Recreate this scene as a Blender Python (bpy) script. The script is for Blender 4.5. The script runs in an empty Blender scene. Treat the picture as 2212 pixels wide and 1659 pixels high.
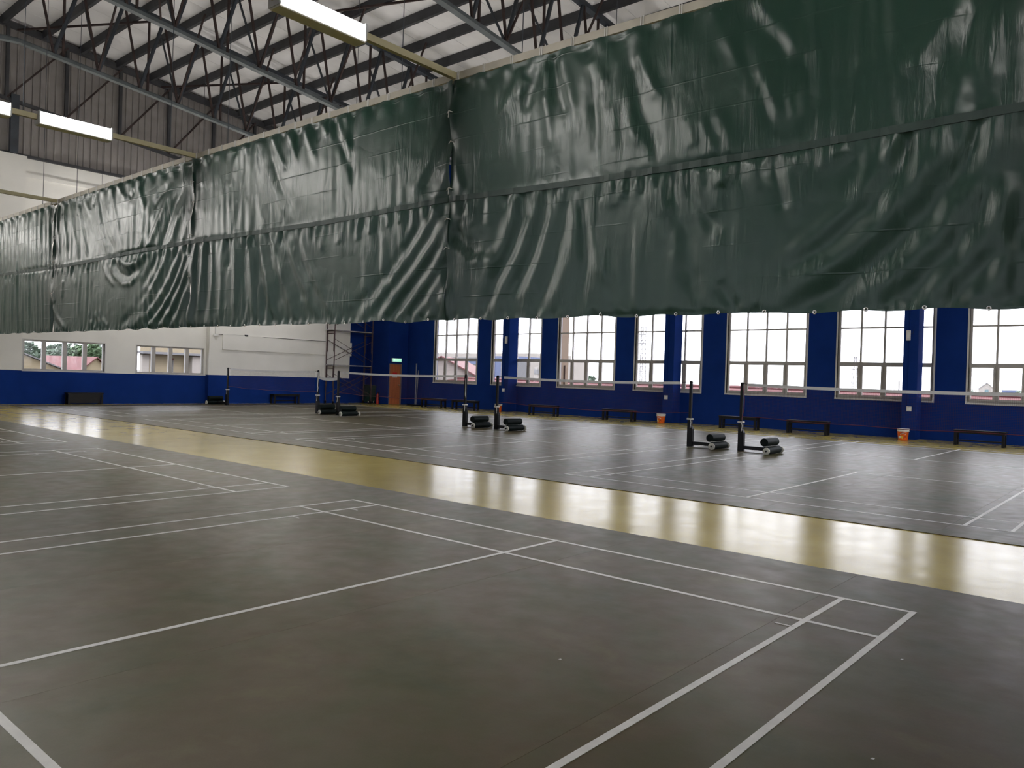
import bpy, math, random
import numpy as np
from mathutils import Vector, Matrix

SC = bpy.context.scene
COL = SC.collection

# ------------------------------------------------------------ camera, sky, exposure
cam_d = bpy.data.cameras.new('camera')
cam = bpy.data.objects.new('camera', cam_d)
COL.objects.link(cam)
cam_d.sensor_width = 36.0
cam_d.lens = 1681.36 / 2212 * 36.0
cam_d.clip_start = 0.05
cam_d.clip_end = 3000
_r = (0.7574012, 0.6521873, 0.0315448)
_u = (-0.0285456, -0.0151918, 0.9994770)
_f = (-0.6523255, 0.7579056, -0.0071107)
cam.matrix_world = Matrix(((_r[0], _u[0], -_f[0], 7.4139), (_r[1], _u[1], -_f[1], -5.7975),
                           (_r[2], _u[2], -_f[2], 1.4946), (0, 0, 0, 1)))
SC.camera = cam

world = bpy.data.worlds.new('overcast_sky')
SC.world = world
world.use_nodes = True
bg = world.node_tree.nodes['Background']
bg.inputs['Color'].default_value = (0.95, 0.94, 1.0, 1)
bg.inputs['Strength'].default_value = 5.2
SC.view_settings.view_transform = 'Standard'
SC.view_settings.look = 'None'
SC.view_settings.gamma = 1.0
SC.view_settings.use_curve_mapping = False
SC.view_settings.exposure = 0.0
SC.cycles.max_bounces = 6
SC.cycles.diffuse_bounces = 3
SC.cycles.glossy_bounces = 2
SC.cycles.transparent_max_bounces = 16
SC.cycles.sample_clamp_indirect = 4.0
SC.cycles.adaptive_threshold = 0.12
SC.cycles.adaptive_min_samples = 16
SC.cycles.caustics_reflective = False
SC.cycles.caustics_refractive = False

TUBE_STRENGTH = 78.0


# ------------------------------------------------------------ helpers
def tag(o, label=None, cat=None, group=None, kind=None):
    if label: o['label'] = label
    if cat: o['category'] = cat
    if group: o['group'] = group
    if kind: o['kind'] = kind
    return o


def empty(name, loc=(0, 0, 0), rz=0.0, parent=None):
    o = bpy.data.objects.new(name, None)
    o.empty_display_size = 0.2
    o.location = loc
    o.rotation_euler = (0, 0, rz)
    COL.objects.link(o)
    if parent: o.parent = parent
    return o


class MB:
    """collects simple shapes and links them as one mesh object"""
    def __init__(self):
        self.v, self.f, self.sm = [], [], []

    def add(self, vs, fs, smooth=False):
        b = len(self.v)
        self.v += [tuple(q) for q in vs]
        self.f += [tuple(b + i for i in f) for f in fs]
        self.sm += [smooth] * len(fs)
        return self

    def box(self, a, b):
        x0, y0, z0 = (min(a[i], b[i]) for i in range(3))
        x1, y1, z1 = (max(a[i], b[i]) for i in range(3))
        return self.add([(x0, y0, z0), (x1, y0, z0), (x1, y1, z0), (x0, y1, z0), (x0, y0, z1), (x1, y0, z1), (x1, y1, z1), (x0, y1, z1)],
                        [(0, 3, 2, 1), (4, 5, 6, 7), (0, 1, 5, 4), (1, 2, 6, 5), (2, 3, 7, 6), (3, 0, 4, 7)])

    def beam(self, p, q, w, h, up=(0, 0, 1)):
        """rectangular bar from p to q, w across, h along up"""
        p, q, up = Vector(p), Vector(q), Vector(up)
        d = (q - p).normalized()
        s = d.cross(up)
        if s.length < 1e-4: s = d.cross(Vector((1, 0, 0)))
        s.normalize()
        t = s.cross(d).normalized()
        vs = []
        for c in (p, q):
            for (i, j) in ((-1, -1), (1, -1), (1, 1), (-1, 1)):
                vs.append(c + s * (w / 2 * i) + t * (h / 2 * j))
        return self.add(vs, [(3, 2, 1, 0), (4, 5, 6, 7), (0, 1, 5, 4), (1, 2, 6, 5), (2, 3, 7, 6), (3, 0, 4, 7)])

    def cyl(self, p, q, r, r2=None, n=12, caps=True, smooth=True):
        p, q = Vector(p), Vector(q)
        r2 = r if r2 is None else r2
        d = (q - p).normalized()
        a = d.orthogonal().normalized()
        b = d.cross(a)
        vs = []
        for c, rr in ((p, r), (q, r2)):
            for i in range(n):
                t = 2 * math.pi * i / n
                vs.append(c + (a * math.cos(t) + b * math.sin(t)) * rr)
        self.add(vs, [(i, (i + 1) % n, n + (i + 1) % n, n + i) for i in range(n)], smooth)
        if caps:
            self.add(vs, [tuple(range(n - 1, -1, -1)), tuple(range(n, 2 * n))])
        return self

    def lathe(self, prof, n=24, axis=(0, 0, 1), org=(0, 0, 0)):
        ax = Vector(axis).normalized()
        a = ax.orthogonal().normalized()
        b = ax.cross(a)
        o = Vector(org)
        vs = []
        for (r, z) in prof:
            for i in range(n):
                t = 2 * math.pi * i / n
                vs.append(o + ax * z + (a * math.cos(t) + b * math.sin(t)) * max(r, 1e-4))
        fs = []
        for k in range(len(prof) - 1):
            for i in range(n):
                fs.append((k * n + i, k * n + (i + 1) % n, (k + 1) * n + (i + 1) % n, (k + 1) * n + i))
        return self.add(vs, fs, True)

    def tube(self, pts, r, n=6):
        for i in range(len(pts) - 1):
            self.cyl(pts[i], pts[i + 1], r, n=n, caps=True)
        return self

    def prism(self, poly, lift):
        """poly: list of 3D points, extruded by vector lift"""
        n = len(poly)
        L = Vector(lift)
        vs = [Vector(q) for q in poly] + [Vector(q) + L for q in poly]
        return self.add(vs, [tuple(range(n - 1, -1, -1)), tuple(range(n, 2 * n))] + [(i, (i + 1) % n, n + (i + 1) % n, n + i) for i in range(n)])

    def mesh(self, name):
        me = bpy.data.meshes.new(name)
        me.from_pydata(self.v, [], self.f)
        me.polygons.foreach_set('use_smooth', self.sm)
        me.update()
        return me

    def build(self, name, mat, parent=None, org=None, bevel=0.0):
        if org is not None:
            self.v = [(x - org[0], y - org[1], z - org[2]) for (x, y, z) in self.v]
        me = self.mesh(name)
        me.materials.append(mat)
        o = bpy.data.objects.new(name, me)
        COL.objects.link(o)
        if org is not None: o.location = org
        if parent: o.parent = parent
        if bevel:
            m = o.modifiers.new('bevel', 'BEVEL')
            m.width = bevel
            m.segments = 2
            m.limit_method = 'ANGLE'
        return o


def inst(src, parent=None, loc=None, name=None):
    """linked copy of one object (shares mesh data)"""
    c = src.copy()
    if name: c.name = name
    COL.objects.link(c)
    c.parent = parent
    if loc is not None: c.location = loc
    return c


def copy_tree(o, parent=None):
    c = o.copy()
    COL.objects.link(c)
    c.parent = parent
    for ch in list(o.children):
        copy_tree(ch, c)
    return c


# ------------------------------------------------------------ materials
def nt(name):
    m = bpy.data.materials.new(name)
    m.use_nodes = True
    t = m.node_tree
    return m, t, t.nodes['Principled BSDF'], t.nodes, t.links


def plain(name, col, rough=0.5, metal=0.0, spec=0.5, var=0.12, scale=6.0, bump=0.0, bscale=40.0, stretch=(1, 1, 1)):
    """colour with a slight procedural mottling and fine relief"""
    m, t, b, N, L = nt(name)
    tc = N.new('ShaderNodeTexCoord')
    mp = N.new('ShaderNodeMapping')
    mp.inputs['Scale'].default_value = stretch
    L.new(tc.outputs['Object'], mp.inputs['Vector'])
    no = N.new('ShaderNodeTexNoise')
    no.inputs['Scale'].default_value = scale
    no.inputs['Detail'].default_value = 5
    L.new(mp.outputs['Vector'], no.inputs['Vector'])
    cr = N.new('ShaderNodeValToRGB')
    cr.color_ramp.elements[0].position = 0.3
    cr.color_ramp.elements[1].position = 0.7
    cr.color_ramp.elements[0].color = tuple(c * (1 - var) for c in col) + (1,)
    cr.color_ramp.elements[1].color = tuple(min(1, c * (1 + var)) for c in col) + (1,)
    L.new(no.outputs['Fac'], cr.inputs['Fac'])
    L.new(cr.outputs['Color'], b.inputs['Base Color'])
    b.inputs['Roughness'].default_value = rough
    b.inputs['Metallic'].default_value = metal
    b.inputs['Specular IOR Level'].default_value = spec
    if bump:
        n2 = N.new('ShaderNodeTexNoise')
        n2.inputs['Scale'].default_value = bscale
        n2.inputs['Detail'].default_value = 4
        L.new(mp.outputs['Vector'], n2.inputs['Vector'])
        bu = N.new('ShaderNodeBump')
        bu.inputs['Strength'].default_value = bump
        bu.inputs['Distance'].default_value = 0.01
        L.new(n2.outputs['Fac'], bu.inputs['Height'])
        L.new(bu.outputs['Normal'], b.inputs['Normal'])
    return m


def emit(name, col, s):
    m, t, b, N, L = nt(name)
    b.inputs['Base Color'].default_value = (0.9, 0.9, 0.9, 1)
    b.inputs['Emission Color'].default_value = col + (1,)
    b.inputs['Emission Strength'].default_value = s
    return m


def floor_mat(name, cols, rough, rvar, scale, bump, bscale, spec=0.5, bdist=0.004):
    m, t, b, N, L = nt(name)
    tc = N.new('ShaderNodeTexCoord')
    n1 = N.new('ShaderNodeTexNoise')
    n1.inputs['Scale'].default_value = scale
    n1.inputs['Detail'].default_value = 6
    n1.inputs['Roughness'].default_value = 0.62
    n1.inputs['Distortion'].default_value = 0.4
    L.new(tc.outputs['Object'], n1.inputs['Vector'])
    cr = N.new('ShaderNodeValToRGB')
    e = cr.color_ramp.elements
    e[0].position, e[0].color = 0.28, cols[0] + (1,)
    e[1].position, e[1].color = 0.72, cols[-1] + (1,)
    for k, c in enumerate(cols[1:-1]):
        x = e.new(0.28 + 0.44 * (k + 1) / (len(cols) - 1))
        x.color = c + (1,)
    L.new(n1.outputs['Fac'], cr.inputs['Fac'])
    n3 = N.new('ShaderNodeTexNoise')
    n3.inputs['Scale'].default_value = 130
    n3.inputs['Detail'].default_value = 2
    L.new(tc.outputs['Object'], n3.inputs['Vector'])
    mr = N.new('ShaderNodeMapRange')
    mr.inputs['To Min'].default_value = 0.86
    mr.inputs['To Max'].default_value = 1.14
    L.new(n3.outputs['Fac'], mr.inputs['Value'])
    mx = N.new('ShaderNodeMix')
    mx.data_type = 'RGBA'
    mx.blend_type = 'MULTIPLY'
    mx.inputs[0].default_value = 1.0
    L.new(cr.outputs['Color'], mx.inputs[6])
    L.new(mr.outputs['Result'], mx.inputs[7])
    L.new(mx.outputs[2], b.inputs['Base Color'])
    n2 = N.new('ShaderNodeTexNoise')
    n2.inputs['Scale'].default_value = bscale
    n2.inputs['Detail'].default_value = 4
    L.new(tc.outputs['Object'], n2.inputs['Vector'])
    r2 = N.new('ShaderNodeMapRange')
    r2.inputs['To Min'].default_value = rough - rvar
    r2.inputs['To Max'].default_value = rough + rvar
    L.new(n2.outputs['Fac'], r2.inputs['Value'])
    L.new(r2.outputs['Result'], b.inputs['Roughness'])
    b.inputs['Specular IOR Level'].default_value = spec
    bu = N.new('ShaderNodeBump')
    bu.inputs['Strength'].default_value = bump
    bu.inputs['Distance'].default_value = bdist
    L.new(n2.outputs['Fac'], bu.inputs['Height'])
    L.new(bu.outputs['Normal'], b.inputs['Normal'])
    return m


def tarp_mat(name, col, rough):
    """PVC tarpaulin: smooth sheen, vertical crinkles and faint packing creases as fine relief"""
    m, t, b, N, L = nt(name)
    tc = N.new('ShaderNodeTexCoord')
    mp = N.new('ShaderNodeMapping')
    mp.inputs['Scale'].default_value = (11.0, 11.0, 1.5)
    L.new(tc.outputs['Object'], mp.inputs['Vector'])
    n1 = N.new('ShaderNodeTexNoise')
    n1.inputs['Scale'].default_value = 1.0
    n1.inputs['Detail'].default_value = 4
    n1.inputs['Distortion'].default_value = 0.8
    L.new(mp.outputs['Vector'], n1.inputs['Vector'])
    n2 = N.new('ShaderNodeTexNoise')
    n2.inputs['Scale'].default_value = 1.6
    n2.inputs['Detail'].default_value = 2
    L.new(tc.outputs['Object'], n2.inputs['Vector'])
    mk = N.new('ShaderNodeMapRange')
    mk.inputs['From Min'].default_value = 0.42
    mk.inputs['From Max'].default_value = 0.68
    L.new(n2.outputs['Fac'], mk.inputs['Value'])
    mu = N.new('ShaderNodeMath')
    mu.operation = 'MULTIPLY'
    L.new(n1.outputs['Fac'], mu.inputs[0])
    L.new(mk.outputs['Result'], mu.inputs[1])
    bu = N.new('ShaderNodeBump')
    bu.inputs['Strength'].default_value = 0.7
    bu.inputs['Distance'].default_value = 0.03
    L.new(mu.outputs[0], bu.inputs['Height'])
    # packing creases: thin horizontal lines, broken up by noise
    sep = N.new('ShaderNodeSeparateXYZ')
    L.new(tc.outputs['Object'], sep.inputs[0])
    w = N.new('ShaderNodeMath')
    w.operation = 'MULTIPLY'
    w.inputs[1].default_value = 1 / 0.37
    L.new(sep.outputs['Z'], w.inputs[0])
    n4 = N.new('ShaderNodeTexNoise')
    n4.inputs['Scale'].default_value = 1.2
    L.new(tc.outputs['Object'], n4.inputs['Vector'])
    ad = N.new('ShaderNodeMath')
    ad.operation = 'MULTIPLY_ADD'
    ad.inputs[1].default_value = 0.08
    L.new(n4.outputs['Fac'], ad.inputs[0])
    L.new(w.outputs[0], ad.inputs[2])
    pp = N.new('ShaderNodeMath')
    pp.operation = 'PINGPONG'
    pp.inputs[1].default_value = 0.5
    L.new(ad.outputs[0], pp.inputs[0])
    cz = N.new('ShaderNodeMapRange')
    cz.inputs['From Min'].default_value = 0.0
    cz.inputs['From Max'].default_value = 0.03
    cz.inputs['To Min'].default_value = 1.0
    cz.inputs['To Max'].default_value = 0.0
    L.new(pp.outputs[0], cz.inputs['Value'])
    n5 = N.new('ShaderNodeTexNoise')
    n5.inputs['Scale'].default_value = 0.9
    n5.inputs['Detail'].default_value = 1
    L.new(tc.outputs['Object'], n5.inputs['Vector'])
    m5 = N.new('ShaderNodeMapRange')
    m5.inputs['From Min'].default_value = 0.48
    m5.inputs['From Max'].default_value = 0.62
    L.new(n5.outputs['Fac'], m5.inputs['Value'])
    mm = N.new('ShaderNodeMath')
    mm.operation = 'MULTIPLY'
    L.new(cz.outputs['Result'], mm.inputs[0])
    L.new(m5.outputs['Result'], mm.inputs[1])
    b2 = N.new('ShaderNodeBump')
    b2.inputs['Strength'].default_value = 0.25
    b2.inputs['Distance'].default_value = 0.012
    L.new(mm.outputs[0], b2.inputs['Height'])
    L.new(bu.outputs['Normal'], b2.inputs['Normal'])
    L.new(b2.outputs['Normal'], b.inputs['Normal'])
    b.inputs['Base Color'].default_value = col + (1,)
    b.inputs['Roughness'].default_value = rough
    b.inputs['Specular IOR Level'].default_value = 0.55
    return m


def glass_mat(name):
    m = bpy.data.materials.new(name)
    m.use_nodes = True
    t = m.node_tree
    N, L = t.nodes, t.links
    N.clear()
    out = N.new('ShaderNodeOutputMaterial')
    tr = N.new('ShaderNodeBsdfTransparent')
    tr.inputs['Color'].default_value = (0.95, 0.96, 0.97, 1)
    gl = N.new('ShaderNodeBsdfGlossy')
    gl.inputs['Roughness'].default_value = 0.02
    fr = N.new('ShaderNodeFresnel')
    fr.inputs['IOR'].default_value = 1.25
    mx = N.new('ShaderNodeMixShader')
    L.new(fr.outputs[0], mx.inputs[0])
    L.new(tr.outputs[0], mx.inputs[1])
    L.new(gl.outputs[0], mx.inputs[2])
    L.new(mx.outputs[0], out.inputs['Surface'])
    return m


M = dict(
    yellow=floor_mat('yellow_floor_paint', [(0.43, 0.335, 0.072), (0.49, 0.39, 0.092), (0.55, 0.45, 0.12)], 0.215, 0.055, 0.9, 0.28, 3.0, 0.42, 0.008),
    mat=floor_mat('grey_green_sports_mat', [(0.040, 0.050, 0.016), (0.070, 0.064, 0.024), (0.086, 0.062, 0.030), (0.112, 0.102, 0.046)], 0.40, 0.12, 1.15, 0.34, 5.0, 0.26, 0.006),
    line=plain('white_court_line_tape', (0.72, 0.71, 0.68), 0.45, var=0.10, scale=9, bump=0.15, bscale=160),
    navy=plain('navy_wall_paint', (0.008, 0.030, 0.170), 0.85, var=0.10, scale=1.5, bump=0.05, bscale=120, spec=0.02),
    white=plain('white_wall_paint', (0.80, 0.785, 0.735), 0.7, var=0.05, scale=0.8, bump=0.05, bscale=90, spec=0.3),
    ceil=plain('white_roof_insulation', (0.80, 0.785, 0.78), 0.45, var=0.06, scale=1.2, bump=0.10, bscale=6, spec=0.4),
    clad=plain('grey_metal_cladding', (0.27, 0.25, 0.24), 0.6, var=0.12, scale=2.0, spec=0.3),
    steel=plain('dark_blue_grey_steel', (0.035, 0.042, 0.052), 0.55, var=0.25, scale=3.0, spec=0.4),
    steel_l=plain('grey_chord_paint', (0.085, 0.10, 0.105), 0.5, var=0.22, scale=2.2, spec=0.4),
    rust=plain('rusty_brown_steel', (0.042, 0.028, 0.026), 0.7, var=0.35, scale=5.0, spec=0.25),
    purlin=plain('charcoal_purlin_steel', (0.040, 0.041, 0.045), 0.6, var=0.25, scale=2.5, spec=0.35),
    tarp=tarp_mat('dark_green_tarpaulin', (0.014, 0.046, 0.031), 0.38),
    tarp_band=plain('matt_green_seam_tape', (0.022, 0.045, 0.036), 0.6, var=0.15, scale=8),
    cream=plain('cream_pipe_paint', (0.50, 0.45, 0.27), 0.45, var=0.10, scale=4),
    beamc=plain('off_white_rail_paint', (0.55, 0.51, 0.42), 0.5, var=0.10, scale=3),
    cord=plain('white_cord', (0.78, 0.77, 0.74), 0.7, var=0.05),
    eyelet=plain('bright_eyelet_metal', (0.75, 0.74, 0.72), 0.25, metal=0.8, var=0.05),
    tube=emit('lit_fluorescent_tube', (1.0, 0.97, 0.95), TUBE_STRENGTH),
    lampbody=plain('white_lamp_housing', (0.75, 0.72, 0.62), 0.4, var=0.05),
    lampcap=plain('grey_lamp_holder', (0.55, 0.55, 0.55), 0.4, var=0.05),
    alu=plain('beige_grey_window_frame', (0.42, 0.40, 0.38), 0.45, var=0.06, scale=5),
    sill=plain('pale_window_casing', (0.60, 0.59, 0.57), 0.55, var=0.05, scale=5),
    glass=glass_mat('window_glass'),
    black=plain('black_painted_steel', (0.004, 0.004, 0.005), 0.45, var=0.2, spec=0.25),
    blackmat=plain('black_bench_paint', (0.006, 0.0055, 0.006), 0.5, var=0.2, spec=0.25),
    roller=plain('dark_green_roller_paint', (0.004, 0.008, 0.007), 0.5, var=0.3, spec=0.12),
    wheel=plain('white_wheel_plastic', (0.55, 0.54, 0.48), 0.4, var=0.06),
    tape=plain('white_net_tape', (0.70, 0.70, 0.69), 0.6, var=0.05),
    net=plain('dark_red_net_cord', (0.06, 0.016, 0.022), 0.8, var=0.1),
    redcord=plain('red_bottom_cord', (0.11, 0.008, 0.018), 0.6, var=0.1),
    door=plain('reddish_brown_door', (0.46, 0.14, 0.05), 0.4, var=0.18, scale=3, stretch=(6, 6, 0.5)),
    dframe=plain('brown_grey_door_frame', (0.24, 0.17, 0.14), 0.5, var=0.1),
    chrome=plain('brushed_metal', (0.7, 0.7, 0.68), 0.25, metal=0.9, var=0.05),
    red=plain('red_sign_paint', (0.55, 0.01, 0.02), 0.4, var=0.05),
    paper=plain('white_sign_board', (0.80, 0.80, 0.78), 0.5, var=0.03),
    exitg=emit('lit_green_exit_panel', (0.25, 0.85, 0.50), 0.9),
    exitw=emit('lit_white_exit_figure', (0.9, 1.0, 0.95), 1.0),
    scaff=plain('rusty_scaffold_tube', (0.060, 0.032, 0.034), 0.6, var=0.3, scale=8),
    plank=plain('galvanised_scaffold_plank', (0.30, 0.29, 0.28), 0.5, var=0.15),
    orange=plain('orange_bucket_plastic', (0.80, 0.13, 0.012), 0.35, var=0.04),
    bucketw=plain('white_bucket_plastic', (0.75, 0.74, 0.70), 0.4, var=0.04),
    yellowp=plain('yellow_label_print', (0.85, 0.55, 0.08), 0.4, var=0.04),
    redp=plain('dark_red_label_print', (0.35, 0.02, 0.01), 0.4, var=0.04),
    bin=plain('dark_green_bin_plastic', (0.012, 0.035, 0.022), 0.45, var=0.1),
    switch=plain('white_switch_plastic', (0.72, 0.71, 0.69), 0.4, var=0.03),
    pole=plain('grey_pole_metal', (0.16, 0.17, 0.20), 0.4, metal=0.4, var=0.15),
    o_ground=plain('outdoor_ground', (0.090, 0.090, 0.075), 0.9, var=0.2, scale=0.1),
    o_cream=plain('cream_house_render', (0.259, 0.216, 0.144), 0.8, var=0.08, scale=0.6),
    o_white=plain('white_house_render', (0.274, 0.252, 0.230), 0.8, var=0.06, scale=0.6),
    o_red=plain('red_roof_tile', (0.122, 0.043, 0.043), 0.7, var=0.18, scale=1.5),
    o_blue=plain('blue_grey_facade', (0.075, 0.098, 0.180), 0.6, var=0.08, scale=0.5),
    o_teal=plain('teal_window_glass', (0.060, 0.128, 0.150), 0.2, var=0.1),
    o_grey=plain('grey_concrete_band', (0.143, 0.143, 0.150), 0.8, var=0.08),
    o_beige=plain('beige_pillar_paint', (0.203, 0.143, 0.094), 0.7, var=0.10, scale=1.0, stretch=(3, 3, 0.2)),
    o_mast=plain('grey_mast_steel', (0.160, 0.152, 0.160), 0.6, var=0.1),
    o_leaf=plain('hazy_green_foliage', (0.080, 0.13, 0.065), 0.8, var=0.3, scale=0.6),
    o_leaf2=plain('pale_green_foliage', (0.11, 0.15, 0.11), 0.8, var=0.3, scale=0.6),
    o_bark=plain('tree_bark', (0.12, 0.09, 0.07), 0.9, var=0.2),
)

# ------------------------------------------------------------ hall dimensions
XL, XR = -24.75, 14.6          # end walls
YF, YB = -17.16, 21.2          # long walls (front wall behind the camera, window wall)
YC = 2.02                      # curtain line / ridge
ZF = -0.008                    # painted floor under the mats


def zroof(y):
    return 13.92 - 0.09 * abs(y - YC)


def cells(u0, u1, z0, z1, holes):
    """rectangle minus rectangular holes -> list of rectangles"""
    us = sorted({u0, u1} | {min(max(h[i], u0), u1) for h in holes for i in (0, 1)})
    zs = sorted({z0, z1} | {min(max(h[i], z0), z1) for h in holes for i in (2, 3)})
    out = []
    for i in range(len(us) - 1):
        run = None
        for k in range(len(zs) - 1):
            uc, zc = (us[i] + us[i + 1]) / 2, (zs[k] + zs[k + 1]) / 2
            if any(h[0] < uc < h[1] and h[2] < zc < h[3] for h in holes):
                run = None
                continue
            if run: run[3] = zs[k + 1]
            else:
                run = [us[i], us[i + 1], zs[k], zs[k + 1]]
                out.append(run)
    return out

# ------------------------------------------------------------ floor, mats, court lines
fl = MB().box((XL - 0.3, YF - 0.3, ZF - 0.2), (XR + 0.3, YB + 0.3, ZF)).build('floor', M['yellow'])
tag(fl, 'glossy yellow painted hall floor showing between the grey mats', 'floor', kind='structure')


def court(mat, ox, oy, sy):
    w = 0.04

    def strip(name, xa, xb, ya, yb):
        y0, y1 = oy + sy * ya, oy + sy * yb
        zt = {'baseline': 0.0012, 'service_line': 0.0016, 'sideline': 0.0020, 'centre_line': 0.0024}.get(name, 0.0028)
        MB().box((ox + xa, y0, 0.0), (ox + xb, y1, zt)).build(name, M['line'], mat)
    for a in (0, 13.4 - w): strip('baseline', 0, 6.1, a, a + w)
    for a in (0.74, 13.4 - 0.74 - w): strip('service_line', 0, 6.1, a, a + w)
    for a in (4.68, 13.4 - 4.68 - w): strip('service_line', 0, 6.1, a, a + w)
    for a in (0, 6.1 - w): strip('sideline', a, a + w, 0, 13.4)
    for a in (0.46, 5.64 - w): strip('sideline', a, a + w, 0, 13.4)
    strip('centre_line', 3.03, 3.07, 0, 4.72)
    strip('centre_line', 3.03, 3.07, 8.68, 13.4)
    # loose tape ends left where the lines were measured out
    strip('tape_end', 5.50, 5.62, 0.94, 0.955)
    strip('tape_end', 0.48, 0.62, 0.42, 0.435)
    strip('tape_end', 0.48, 0.62, 1.16, 1.175)


def mat_rolls(mat, y0, y1):
    """the mat is laid in rolls side by side, butted with hairline joints"""
    src = None
    x = -23.8
    edges = [-23.8] + [5.475 + 1.95 * k for k in range(-14, 5)] + [14.2]
    for a, b in zip(edges[:-1], edges[1:]):
        if abs(b - a - 1.95) > 1e-6: MB().box((a + 0.0007, y0, ZF + 0.001), (b - 0.0007, y1, 0.0)).build('mat_roll', M['mat'], mat)
        elif src is None:
            src = MB().box((0.0007, y0, ZF + 0.001), (1.9493, y1, 0.0)).build('mat_roll', M['mat'], mat)
            src.location = (a, 0, 0)
        else: inst(src, mat, (a, 0, 0))


mat_n = MB().box((-23.8, -14.7, ZF), (14.2, 0.82, ZF + 0.001)).build('sports_mat', M['mat'])
mat_rolls(mat_n, -14.7, 0.82)
tag(mat_n, 'grey green court mat in the foreground with white badminton lines', 'sports mat')
for ox in (7.5, 0.0, -7.41, -14.9, -22.4): court(mat_n, ox, 0.0, -1)
mat_f = MB().box((-23.8, 3.36, ZF), (14.2, 17.14, ZF + 0.001)).build('sports_mat', M['mat'])
mat_rolls(mat_f, 3.36, 17.14)
tag(mat_f, 'grey court mat under the nets, between yellow strip and window wall', 'sports mat')
for ox in (7.45, -0.02, -7.47, -14.96, -22.45): court(mat_f, ox, 4.17, 1)

# ------------------------------------------------------------ window wall (right) and the wall behind the camera
WX = [-21.0, -17.12, -13.22, -9.33, -5.37, -1.41, 2.47, 6.40, 10.32]
WW, WZ0, WZ1 = 2.92, 1.20, 4.72
holes = [(x, x + WW, WZ0, WZ1) for x in WX]
wb = MB()
for (a, b, c, d) in cells(XL - 1.4, XR + 0.25, ZF - 0.2, 12.0, holes): wb.box((a, YB, c), (b, YB + 0.25, d))
wall_r = wb.build('wall_right', M['navy'])
tag(wall_r, 'dark navy wall with tall gridded windows beyond the nets', 'wall', kind='structure')
wf = MB()
for (a, b, c, d) in cells(XL - 0.25, XR + 0.25, ZF - 0.2, 12.4, holes): wf.box((a, YF - 0.25, c), (b, YF, d))
wall_f = wf.build('wall_front', M['navy'])
tag(wall_f, 'navy windowed wall on the near side, behind the viewer', 'wall', kind='structure')
BY = [3.6, 7.1, 10.6, 14.1, 17.6]  # unseen end-wall windows, added to light faces turned to the right end
wk = MB()
for (a, b, c, d) in cells(YF, YB, ZF - 0.2, 14.0, [(y, y + WW, z, z + WZ1 - WZ0) for y in BY for z in (1.2, 5.4)]): wk.box((XR, a, c), (XR + 0.25, b, d))
wk = wk.build('wall_back', M['white'])
tag(wk, 'white end wall behind the viewer', 'wall', kind='structure')


def make_window(name):
    root = empty(name)
    f = 0.07
    rows = [(0.0, 1.15), (1.15, 2.33), (2.33, WZ1 - WZ0)]
    cs = MB()                       # pale casing lining the opening, with a sill
    cs.box((-0.05, -0.03, -0.05), (WW + 0.05, 0.20, 0.0)).box((-0.05, -0.015, WZ1 - WZ0), (WW + 0.05, 0.20, WZ1 - WZ0 + 0.05))
    cs.box((-0.05, -0.015, 0.0), (0.0, 0.20, WZ1 - WZ0)).box((WW, -0.015, 0.0), (WW + 0.05, 0.20, WZ1 - WZ0))
    cs.build('window_casing', M['sill'], root)
    fr = MB()
    fr.box((0, 0.06, 0), (f, 0.15, WZ1 - WZ0)).box((WW - f, 0.06, 0), (WW, 0.15, WZ1 - WZ0))
    fr.box((f, 0.06, 0), (WW - f, 0.15, f)).box((f, 0.06, WZ1 - WZ0 - f), (WW - f, 0.15, WZ1 - WZ0))
    fr.build('window_frame', M['alu'], root)
    for k, hh in ((1.15, 0.085), (2.33, 0.05)):
        MB().box((f, 0.06, k - hh / 2), (WW - f, 0.15, k + hh / 2)).build('transom', M['alu'], root)
    for k in (1, 2, 3):
        MB().box((WW * k / 4 - 0.028, 0.055, f), (WW * k / 4 + 0.028, 0.155, WZ1 - WZ0 - f)).build('mullion', M['alu'], root)
    for k in range(4):
        x0, x1 = WW * k / 4 + 0.03, WW * (k + 1) / 4 - 0.03
        s = MB()                    # openable sash in the bottom row
        z0, z1 = 0.05, 1.11
        s.box((x0, 0.03, z0), (x0 + 0.05, 0.09, z1)).box((x1 - 0.05, 0.03, z0), (x1, 0.09, z1))
        s.box((x0 + 0.05, 0.03, z0), (x1 - 0.05, 0.09, z0 + 0.06)).box((x0 + 0.05, 0.03, z1 - 0.05), (x1 - 0.05, 0.09, z1))
        sash = s.build('sash', M['alu'], root)
        for r, (a, b) in enumerate(rows):
            MB().box((x0, 0.10, a + 0.03), (x1, 0.106, b - 0.03)).build('pane', M['glass'], root)
    return root


win0 = make_window('window_1')
for i, x in enumerate(WX):
    w = win0 if i == 0 else copy_tree(win0)
    w.name = 'window_%d' % (i + 1)
    w.location = (x, YB, WZ0)
    pos = ['farthest left, beside the brown door', 'second from the door, partly behind a column', 'third from the door, a beige pillar seen through it',
           'fourth from the door, behind the middle column', 'fifth from the door, unobstructed above two benches',
           'sixth from the door, behind the nearest column', 'cut by the right edge of the view', 'right of the view', 'far right of the view'][i]
    tag(w, 'tall gridded window in navy wall, ' + pos, 'window', kind='structure')
for i, x in enumerate(WX):
    w = copy_tree(win0)
    w.name = 'window_%d' % (i + 12)
    w.location = (x + WW, YF, WZ0)
    w.rotation_euler = (0, 0, math.pi)
    tag(w, 'gridded window in the wall behind the viewer', 'window', group='windows behind the viewer', kind='structure')

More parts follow.
